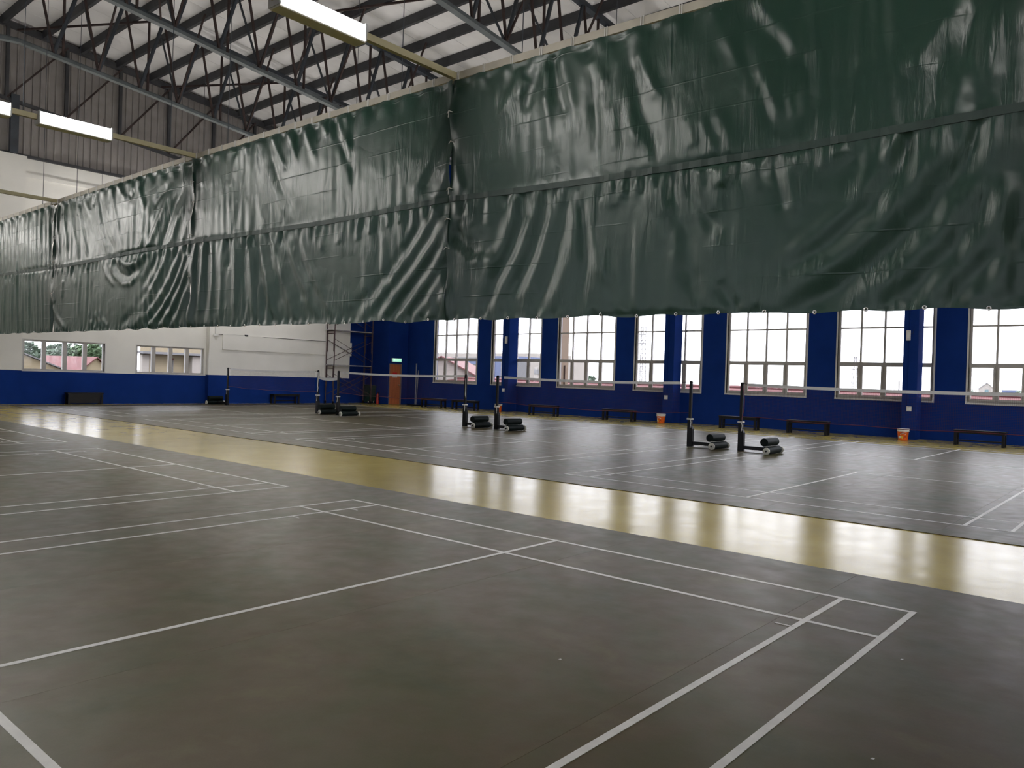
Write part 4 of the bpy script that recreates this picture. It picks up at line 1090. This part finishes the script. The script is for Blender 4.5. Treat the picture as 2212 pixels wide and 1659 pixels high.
benches = [(-19.45, 1.45, 19.75, 'black bench farthest along the window wall, by the leaning pole'), (-17.35, 1.50, 19.75, 'black bench behind the net post left of centre'),
           (-12.75, 1.42, 19.7, 'black bench right of the far column'), (-9.0, 1.40, 19.65, 'black bench between the middle and far orange buckets'),
           (-4.12, 1.38, 19.65, 'black bench behind the nearest net post'), (-1.76, 1.34, 19.65, 'black bench left of the nearest column, under fifth window'),
           (3.1, 1.30, 19.65, 'black bench at far right, right of the nearest column')]
for (x, L, y, lb) in benches:
    b = make_bench(L)
    b.location = (x, y, ZF)
    tag(b, lb, 'bench', 'black benches along the walls')
b = make_bench(1.3, True)
b.location = (-24.42, 6.12, ZF)
b.rotation_euler = (0, 0, math.pi / 2)
tag(b, 'black bench with closed front under the leftmost low window', 'bench', 'black benches along the walls')
b = make_bench(1.4)
b.location = (-24.22, 14.8, ZF)
b.rotation_euler = (0, 0, math.pi / 2)
tag(b, 'black bench against the blue end wall behind the farthest net', 'bench', 'black benches along the walls')

# ------------------------------------------------------------ buckets
def make_bucket():
    root = empty('bucket')
    MB().lathe([(0.0, 0.0), (0.130, 0.0), (0.135, 0.008), (0.158, 0.265)], 28).build('body', M['orange'], root)
    MB().lathe([(0.158, 0.265), (0.170, 0.268), (0.170, 0.285), (0.163, 0.288), (0.163, 0.318), (0.175, 0.322), (0.175, 0.345), (0.165, 0.350), (0.0, 0.350)], 28).build('lid', M['bucketw'], root)

    def patch(name, mat, a0, a1, z0, z1, bow=0.0, off=0.0012):
        vs, fs = [], []
        n = 10
        for i in range(n + 1):
            a = math.radians(a0 + (a1 - a0) * i / n)
            dz = bow * math.sin(math.pi * i / n)
            for z in (z0 + dz, z1 + dz):
                r = 0.135 + (0.158 - 0.135) * (z - 0.008) / 0.257 + off
                vs.append((r * math.cos(a), r * math.sin(a), z))
        for i in range(n): fs.append((2 * i, 2 * i + 2, 2 * i + 3, 2 * i + 1))
        MB().add(vs, fs, True).build(name, mat, root)
    patch('label_print', M['yellowp'], -140, -95, 0.03, 0.11, 0.03)
    patch('label_print', M['bucketw'], -125, -60, 0.165, 0.185, 0.03)
    patch('label_print', M['redp'], -120, -70, 0.20, 0.225, 0.012)
    patch('label_print', M['bucketw'], -150, -120, 0.06, 0.13, 0.0, 0.0018)
    patch('label_print', M['redp'], -88, -50, 0.05, 0.075, 0.05)
    MB().tube([(0.172 * math.cos(t), 0.172 * math.sin(t) , 0.30 - 0.10 * math.sin((t - 3.4) / 2.6 * math.pi) * 0.6) for t in [3.4 + 2.6 * i / 12 for i in range(13)]], 0.0035, 5).build('handle', M['bucketw'], root)
    return root


bk = make_bucket()
for i, (x, y, rz, lb) in enumerate([(1.0, 20.02, 0.3, 'orange bucket with white lid at the nearest blue column'), (-7.42, 20.1, 0.0, 'orange bucket with white lid at the middle blue column'),
                                    (-15.72, 20.2, -0.2, 'orange bucket with white lid at the far blue column')]):
    o = bk if i == 0 else copy_tree(bk)
    o.location = (x, y, ZF)
    o.rotation_euler = (0, 0, rz)
    tag(o, lb, 'bucket', 'orange paint buckets')

# ------------------------------------------------------------ small wall fittings
for (x, z, lb) in [(-15.80, 0.96, 'white wall switch low on the far blue column'), (-7.52, 0.96, 'white wall switch low on the middle blue column'), (1.0, 0.94, 'white wall switch low on the nearest blue column')]:
    r = empty('wall_switch', (x, 20.6, z))
    tag(r, lb, 'switch', 'wall switches on the columns')
    MB().box((-0.075, -0.03, -0.075), (0.075, 0.0, 0.075)).build('plate', M['switch'], r, bevel=0.008)
    MB().box((-0.025, -0.036, -0.04), (0.025, -0.03, 0.04)).build('rocker', M['paper'], r)
for (x, z, lb) in [(-15.70, 3.22, 'white emergency light high on the far blue column'), (0.92, 3.22, 'white emergency light high on the nearest blue column')]:
    r = empty('emergency_light', (x, 20.6, z))
    tag(r, lb, 'emergency light', 'emergency lights on the columns')
    MB().box((-0.06, -0.07, -0.16), (0.06, 0.0, 0.16)).build('housing', M['switch'], r, bevel=0.015)
    MB().box((-0.03, -0.074, -0.08), (0.03, -0.07, 0.10)).build('diffuser', M['paper'], r)
    MB().tube([(0.06, -0.02, 0.05), (0.12, -0.012, 0.06), (0.15, -0.012, 0.2)], 0.006, 5).build('cable', M['black'], r)
cw = empty('wall_cable', (-24.48, 11.4, 3.0))
tag(cw, 'thin black cable running along the white end wall to a small socket', 'cable')
MB().tube([(0.0, 0.0, 0.6), (0.0, 0.0, 0.03)], 0.02, 6).build('drop_conduit', M['switch'], cw)
MB().tube([(0.0, 0.02, 0.02), (0.01, 1.4, 0.03), (0.0, 1.5, 0.05), (0.01, 1.6, 0.02), (0.07, 5.7, 0.02)], 0.012, 5).build('cable_run', M['black'], cw)
MB().box((-0.02, -0.1, -0.06), (0.06, 0.12, 0.02)).build('socket_box', M['switch'], cw)
MB().box((-0.02, 1.40, 0.0), (0.04, 1.55, 0.07)).build('junction_box', M['black'], cw)

# ------------------------------------------------------------ scaffold tower
sf = empty('scaffold_tower', (-23.75, 17.15, ZF))
tag(sf, 'rusty tubular scaffold tower standing by the white end wall corner', 'scaffold')
SW, SL = -0.62, 2.32            # frame width (towards the wall), bay length along the wall
HL = 1.70
for yy in (0.0, SL):
    for xx in (0.0, SW):
        MB().cyl((xx, yy, 0.16), (xx, yy, 0.16 + HL * 3), 0.026, n=8).build('standard', M['scaff'], sf)
        ca = MB().lathe([(0, -0.02), (0.06, -0.02), (0.068, -0.01), (0.068, 0.01), (0.06, 0.02), (0, 0.02)], 14, (0, 1, 0), (xx, yy, 0.07)).build('caster', M['black'], sf)
        MB().box((xx - 0.05, yy - 0.05, 0.135), (xx + 0.05, yy + 0.05, 0.16)).build('caster_plate', M['scaff'], sf)
    for lv in range(3):
        z0 = 0.16 + HL * lv
        for dz in (HL - 0.02, HL - 0.14):
            MB().cyl((0, yy, z0 + dz), (SW, yy, z0 + dz), 0.02, n=8).build('frame_rail', M['scaff'], sf)
        for xx, s in ((0.0, -1), (SW, 1)):
            MB().cyl((xx + s * 0.07, yy, z0 + HL * 0.42), (xx + s * 0.07, yy, z0 + HL - 0.04), 0.016, n=6).build('inner_tube', M['scaff'], sf)
            MB().cyl((xx + s * 0.07, yy, z0 + HL * 0.42), (xx, yy, z0 + HL * 0.35), 0.016, n=6).build('inner_tube', M['scaff'], sf)
for lv in range(3):
    z0 = 0.16 + HL * lv
    for xx in (0.03, SW - 0.03):
        MB().cyl((xx, 0, z0 + 0.25), (xx, SL, z0 + HL - 0.42), 0.013, n=6).build('cross_brace', M['scaff'], sf)
        MB().cyl((xx, 0, z0 + HL - 0.42), (xx, SL, z0 + 0.25), 0.013, n=6).build('cross_brace', M['scaff'], sf)
    MB().box((SW + 0.05, -0.1, z0 + HL), (-0.05, SL + 0.02, z0 + HL + 0.045)).build('platform', M['plank'], sf)

# ------------------------------------------------------------ wheelie bin, leaning poles
bn = empty('wheelie_bin', (-24.05, 19.66, ZF))
tag(bn, 'dark green wheeled bin in the corner behind the scaffold', 'bin')
bb = MB()
bb.prism([(-0.20, -0.2, 0.06), (0.16, -0.2, 0.06), (0.22, -0.2, 0.85), (-0.24, -0.2, 0.85)], (0, 0.4, 0)).build('body', M['bin'], bn)
MB().prism([(-0.27, -0.22, 0.85), (0.24, -0.22, 0.85), (0.22, -0.22, 0.90), (-0.22, -0.22, 0.96)], (0, 0.44, 0)).build('lid', M['bin'], bn)
for s in (-1, 1):
    wo = MB().lathe([(0, -0.02), (0.075, -0.02), (0.085, 0), (0.075, 0.02), (0, 0.02)], 16, (0, 1, 0), (0.18, s * 0.17 - 0.06, 0.085)).build('wheel', M['black'], bn)
    MB().lathe([(0, -0.024), (0.04, -0.024), (0.04, 0.024), (0, 0.024)], 12, (0, 1, 0), (0.18, s * 0.17 - 0.06, 0.085)).build('hub', M['wheel'], wo)
MB().cyl((-0.24, -0.18, 0.90), (-0.24, 0.18, 0.90), 0.02, n=8).build('handle', M['bin'], bn)
fe = empty('fire_extinguisher', (-23.55, 19.74, ZF))
tag(fe, 'slim dark red fire extinguisher standing beside the green bin', 'extinguisher')
MB().lathe([(0, 0.0), (0.07, 0.0), (0.075, 0.02), (0.075, 0.42), (0.06, 0.47), (0.025, 0.50), (0.025, 0.53), (0, 0.53)], 18).build('cylinder', M['redp'], fe)
MB().box((-0.03, -0.02, 0.53), (0.05, 0.02, 0.58)).build('valve', M['black'], fe)
MB().tube([(0.04, 0, 0.55), (0.10, 0, 0.48), (0.09, 0, 0.2)], 0.012, 6).build('hose', M['black'], fe)
po = empty('pole_stand', (-21.62, 20.55, ZF))
tag(po, 'grey metal pole pair standing against the navy wall right of the door', 'pole')
MB().cyl((0, 0, 0.03), (-0.14, 0.15, 2.10), 0.03, n=8).build('pole', M['pole'], po)
MB().cyl((0.07, 0, 0.03), (0.02, 0.15, 1.75), 0.022, n=8).build('pole', M['pole'], po)
MB().box((-0.35, -0.2, 0.0), (0.35, 0.12, 0.05)).build('base', M['black'], po)

# small litter on the near mat
for (x, y, lb) in [(4.93, -2.46, 'tiny white paper scrap inside the foreground court'), (6.27, -1.09, 'tiny white paper scrap just beyond the foreground sideline'),
                   (6.50, -2.44, 'tiny white paper scrap near the bottom right of the view')]:
    s = MB().prism([(0, 0, 0), (0.013, 0.002, 0.001), (0.015, 0.008, 0.003), (0.004, 0.009, 0.002)], (0.001, 0.0, 0.002)).build('paper_scrap', M['paper'])
    s.location = (x, y, 0.001)
    tag(s, lb, 'litter')

# ------------------------------------------------------------ outdoors
g = MB().box((-1500, -1500, -4.6), (1500, 1500, -4.5)).build('ground', M['o_ground'])
tag(g, 'ground outside the hall', 'ground', kind='structure')


def house(name, lb, loc, rz, w, l, hw, hr, wall, roof, ov=0.4, windows=()):
    """gabled house: w across the gable, l along the ridge (local y), wall height hw, roof rise hr"""
    r = empty(name, loc, rz)
    tag(r, lb, 'house')
    MB().prism([(-w / 2, -l / 2, 0), (w / 2, -l / 2, 0), (w / 2, -l / 2, hw), (0, -l / 2, hw + hr), (-w / 2, -l / 2, hw)], (0, l, 0)).build('walls', wall, r)
    for s in (-1, 1):
        n = 14
        q = MB()
        for i in range(n):                   # overlapping tile courses
            a, b = i / n, (i + 1) / n
            xa, za = s * (w / 2 + ov) * (1 - a), hw + hr * a - ov * hr / (w / 2) * (1 - a)
            xb, zb_ = s * (w / 2 + ov) * (1 - b), hw + hr * b - ov * hr / (w / 2) * (1 - b)
            q.beam(((xa + xb) / 2, -l / 2 - ov, (za + zb_) / 2 + 0.10), ((xa + xb) / 2, l / 2 + ov, (za + zb_) / 2 + 0.10), math.hypot(xb - xa, zb_ - za) * 1.08, 0.10, (s * (za - zb_) / max(abs(xb - xa), 1e-6) * -1.0, 0, 1.0 if True else 0))
        q.build('roof_slope', roof, r)
    for (x0, x1, z0, z1) in windows:
        f = MB().box((x0, -l / 2 - 0.06, z0), (x1, -l / 2 + 0.02, z1)).build('window', M['o_grey'], r)
        MB().box((x0 + 0.1, -l / 2 - 0.09, z0 + 0.1), (x1 - 0.1, -l / 2 - 0.05, z1 - 0.1)).build('pane', M['o_teal'], f)
    return r


def block(name, lb, x0, x1, y0, y1, z0, z1, mat, bands=(), cat='building'):
    o = MB().box((x0, y0, z0), (x1, y1, z1)).build(name, mat, org=((x0 + x1) / 2, (y0 + y1) / 2, z0))
    tag(o, lb, cat)
    ox, oy, oz = o.location
    for (nm, a, b, m2) in bands:
        MB().box((a[0] - ox, a[1] - oy, a[2] - oz), (b[0] - ox, b[1] - oy, b[2] - oz)).build(nm, m2, o)
    return o


# seen through the window wall
lr = empty('long_tiled_roof', (-15, 40, -4.5))
tag(lr, 'long low red tiled roof just below the window sills outside', 'roof')
n = 22
q = MB()
for i in range(n):
    ya, za = 30 + 12 * i / n, -2.6 + 4.0 * i / n
    q.beam((-35, ya + 0.27 - 40, za + 4.5), (40, ya + 0.27 - 40, za + 4.5), 0.64, 0.11, (0, -0.316 * 0.8, 1))
q.build('tile_courses', M['o_red'], lr)['kind'] = 'stuff'
MB().box((-35, -9.5, 0), (40, 14, 1.6)).build('walls', M['o_white'], lr)
MB().prism([(-35, 2.1, 5.85), (-35, 14.5, 1.7), (-35, -9.8, 1.6)], (75, 0, 0)).build('roof_body', M['o_red'], lr)
MB().cyl((-35, 2.0, 5.88), (40, 2.0, 5.88), 0.12, n=8).build('ridge_cap', M['o_red'], lr)
house('gabled_house', 'white gabled house with red tiles seen through the first tall window', (-44.5, 46, -4.5), 0.62, 8.5, 12, 5.4, 2.2, M['o_white'], M['o_red'])
block('office_building', 'pale striped office building far behind the white gabled house', -104, -78, 100, 110, -4.5, 6.0, M['o_white'],
      [('window_band', (-104.1, 99.8, 3.9), (-78, 100.0, 4.5), M['o_blue']), ('window_band', (-104.1, 99.8, 2.2), (-78, 100.0, 3.2), M['o_blue']),
       ('window_band', (-92, 99.7, 0.6), (-88.5, 99.9, 3.0), M['o_teal']), ('window_band', (-104.1, 99.8, 4.9), (-78, 100, 5.2), M['o_grey'])])
block('blue_building', 'blue flat building seen left of the far column', -72.5, -67.0, 82, 92, -4.5, 4.8, M['o_blue'],
      [('window_band', (-70.4, 81.9, 1.5), (-68.2, 82.0, 4.0), M['o_grey'])])
block('grey_building', 'grey and white building seen right of the far column', -66.5, -60.0, 80, 90, -4.5, 4.2, M['o_white'],
      [('grey_facade', (-66.5, 79.8, -4.4), (-63.6, 79.98, 4.1), M['o_grey']), ('window', (-62.3, 79.9, 2.2), (-61.2, 79.98, 2.9), M['o_grey']), ('window', (-62.3, 79.9, 0.6), (-61.2, 79.98, 1.6), M['o_grey'])])
block('beige_pillar', 'beige pillar close outside the third tall window', -15.40, -15.15, 24.0, 24.55, -4.5, 12.0, M['o_beige'],
      [('downpipe', (-15.15, 24.22, -4.4), (-15.07, 24.30, 2.2), M['o_beige'])], 'pillar')


def mast(name, lb, base, H, w0, w1, nseg, arms=()):
    r = empty(name, base)
    tag(r, lb, 'mast')
    t = w0 * 0.05
    for sx in (-1, 1):
        for sy in (-1, 1):
            MB().cyl((sx * w0 / 2, sy * w0 / 2, 0), (sx * w1 / 2, sy * w1 / 2, H), t, n=5).build('leg', M['o_mast'], r)
    br = MB()
    for i in range(nseg):
        a, b = i / nseg, (i + 1) / nseg
        wa, wb_ = (w0 + (w1 - w0) * a) / 2, (w0 + (w1 - w0) * b) / 2
        for sy in (-1, 1):
            br.cyl((-wa, sy * wa, H * a), (wb_, sy * wb_, H * b), t * 0.6, n=4).cyl((wa, sy * wa, H * a), (-wb_, sy * wb_, H * b), t * 0.6, n=4)
            br.cyl((-wb_, sy * wb_, H * b), (wb_, sy * wb_, H * b), t * 0.6, n=4)
    br.build('lattice', M['o_mast'], r)
    for (z, l) in arms:
        MB().beam((-l / 2, 0, z), (l / 2, 0, z), t * 2, t * 2).build('cross_arm', M['o_mast'], r)
    return r


def far(p, k):
    c = (7.414, -5.797, 1.495)
    return tuple(c[i] + (p[i] - c[i]) * k for i in range(3))


b0 = far((-117.9, 200, 0), 3.0)
mast('telecom_mast', 'tall thin lattice telecom mast seen through the fourth tall window', (b0[0], b0[1], -4.5), 57, 6.5, 4.5, 14, [(50, 7), (42, 7)])
b0 = far((-61.5, 220, 0), 4.0)
mast('power_pylon', 'lattice power pylon on the skyline left of the nearest column', (b0[0], b0[1], -4.5), 42, 6.5, 2.0, 9, [(35, 10), (28, 12)])
b0 = far((-11.9, 70, 0), 2.0)
up = empty('utility_pole', (b0[0], b0[1], -4.5))
tag(up, 'wooden utility pole with crossarm just left of the nearest column', 'pole')
MB().cyl((0, 0, 0), (0, 0, 7.7), 0.16, 0.11, n=8).build('shaft', M['o_mast'], up)
MB().beam((-0.7, 0, 7.4), (0.7, 0, 7.4), 0.1, 0.1).build('crossarm', M['o_mast'], up)
MB().cyl((0, 0, 6.8), (-3.4, 0, 3.8), 0.035, n=5).build('stay_wire', M['o_mast'], up)
pyl = far((-61.5, 220, 0), 4.0)
for k, (zl, xs_) in enumerate([(30.5, -420), (23.5, -420), (30.5, 500), (23.5, 500)]):
    pts = [(pyl[0] + (xs_ - 0) * t, pyl[1] - 60 * t, zl - 4 * 14 * t * (1 - t) - 6 * t) for t in [i / 14 for i in range(15)]]
    o = MB().tube(pts, 0.16, 4).build('power_line', M['o_mast'], org=pts[0])
    tag(o, ['upper power line left of the pylon', 'lower power line left of the pylon', 'upper power line right of the pylon', 'lower power line right of the pylon'][k], 'power line')
b0 = far((-13.35, 120, 0), 4.6)
house('gabled_house', 'small distant gabled house seen through the rightmost window', (b0[0], b0[1], -4.5), 0.25, 8.0, 9, 9.2, 3.4, M['o_white'], M['o_grey'], 0.5, [(-1.2, 1.0, 6.5, 8.4)])
b0 = far((-10.5, 120, 0), 4.2)
block('blue_shed', 'low blue roofed shed right of the distant gabled house', b0[0] - 4.2, b0[0] + 4.2, b0[1], b0[1] + 6, -4.5, 3.9, M['o_blue'])


def tree(lb, base, H, R, mat, seed, nl=900, leaf=0.55):
    rnd = random.Random(seed)
    r = empty('tree', base)
    tag(r, lb, 'tree', 'trees outside')
    tr = MB().cyl((0, 0, 0), (0.1, 0.1, H * 0.6), R * 0.09, R * 0.05, n=7)
    for k in range(4):
        a = k * 1.6 + seed
        tr.cyl((0.05, 0.05, H * (0.35 + 0.05 * k)), (R * 0.55 * math.cos(a), R * 0.55 * math.sin(a), H * (0.6 + 0.06 * k)), R * 0.04, R * 0.02, n=5)
    tr.build('trunk', M['o_bark'], r)
    lumps = [(rnd.uniform(-.55, .55) * R, rnd.uniform(-.55, .55) * R, H * rnd.uniform(0.45, 0.86), R * rnd.uniform(0.38, 0.62)) for _ in range(9)]
    vs, fs = [], []
    for i in range(nl):
        lx, ly, lz, lr_ = rnd.choice(lumps)
        th, u = rnd.uniform(0, 6.283), rnd.uniform(-1, 1)
        rr = lr_ * rnd.uniform(0.75, 1.05)
        c = Vector((lx + rr * math.sqrt(1 - u * u) * math.cos(th), ly + rr * math.sqrt(1 - u * u) * math.sin(th), lz + rr * u * 0.8))
        a = Vector((rnd.gauss(0, 1), rnd.gauss(0, 1), rnd.gauss(0, .5))).normalized()
        b = a.orthogonal().normalized()
        s = leaf * rnd.uniform(.6, 1.2)
        k = len(vs)
        vs += [c - a * s - b * s * .5, c + a * s * .2 - b * s * .7, c + a * s, c + b * s * .7]
        fs.append((k, k + 1, k + 2, k + 3))
    o = MB().add(vs, fs).build('foliage', mat, r)
    o['kind'] = 'stuff'


# seen through the low windows in the end wall
house('gabled_house', 'cream gabled house at the left of the leftmost low window', (-74, 13.2, -4.5), math.pi / 2 - 0.06, 16.5, 12, 5.2, 3.4, M['o_cream'], M['o_grey'], 0.35)
house('gabled_house', 'cream house with red roof in the leftmost low window', (-88.8, 28.6, -4.5), 1.9, 7.0, 8, 4.3, 2.5, M['o_cream'], M['o_red'], 0.3, [(1.2, 2.2, 3.6, 4.6)])
tx = [(-112, 30.8, 9.0, 2.4), (-118, 33.2, 9.6, 2.6), (-112, 35.0, 9.0, 2.6), (-120, 38.3, 9.8, 3.0), (-114, 40.0, 9.6, 2.6), (-116, 43.0, 9.4, 2.6), (-122, 46.6, 10.0, 3.0), (-125, 29.0, 8.4, 2.6), (-118, 26.0, 7.6, 2.4)]
lbs = ['round topped hazy tree at the left of the leftmost low window', 'hazy tree second from left behind the cream gable', 'hazy tree in the middle of the leftmost low window', 'broad hazy tree above the red roof',
       'green tree at the right of the leftmost low window', 'green tree hidden between the two low windows', 'tree at the left edge of the second low window', 'low tree behind the cream gable roof', 'low tree beyond the left edge of the view']
for i, (x, y, h_, R) in enumerate(tx): tree(lbs[i], (x, y, -4.5), h_, R, M['o_leaf'] if i in (4, 5) else M['o_leaf2'], 10 + i, 1800, 0.36)
cbk = empty('cream_building', (-50, 19.4, -4.5))
tag(cbk, 'cream building with grey ledge filling the second low window', 'building')
MB().prism([(0, 0, 0), (0, 15, 0), (-25, 26, 0), (-25, 11.2, 0)], (0, 0, 13.5)).build('walls', M['o_cream'], cbk)
MB().box((0, -0.2, 6.95), (1.0, 15, 7.12)).build('ledge', M['o_grey'], cbk)
MB().box((0, 0.0, 0), (0.4, 0.5, 6.9)).build('corner_post', M['o_white'], cbk)
MB().box((0, 3.6, 0), (0.7, 5.2, 6.9)).build('end_bay', M['o_white'], cbk)
MB().cyl((0.1, 2.4, 5.6), (0.1, 2.4, 6.55), 0.04, n=6).build('lamp_post', M['o_grey'], cbk)
MB().lathe([(0, -0.09), (0.09, -0.05), (0.09, 0.05), (0, 0.09)], 10, (0, 0, 1), (0.1, 2.4, 6.62)).build('lamp_head', M['o_red'], cbk)
# hazy tree line on the skyline beyond the tiled roof
for i, (px_, d, h_) in enumerate([(-33.5, 1, 6.4), (-31.5, 1, 6.8), (-29.2, 1, 6.3), (-26.6, 1, 6.6)]):
    b0 = far((px_ * 1.0, 45 + 0.6 * i, 0), 3.0)
    tree('small hazy tree on the skyline in the third tall window, number from the pillar'.replace(', number from the pillar', ['', ' beside its middle', ' right of its middle', ' near its right side'][i]),
         (b0[0], b0[1], -4.5), h_ + 1.6, 2.4, M['o_leaf2'], 40 + i, 500, 0.4)
for i, (px_, h_) in enumerate([(-15.2, 7.3), (-12.2, 6.9), (-9.0, 7.0), (-6.4, 6.9)]):
    b0 = far((px_, 120, 0), 3.4)
    tree(['bushy tree left of the distant gabled house', 'bushy tree below the distant gabled house', 'bushy tree at the blue shed', 'bushy tree right of the blue shed'][i], (b0[0], b0[1], -4.5), h_, 4.5, M['o_leaf2'], 60 + i, 600, 0.6)
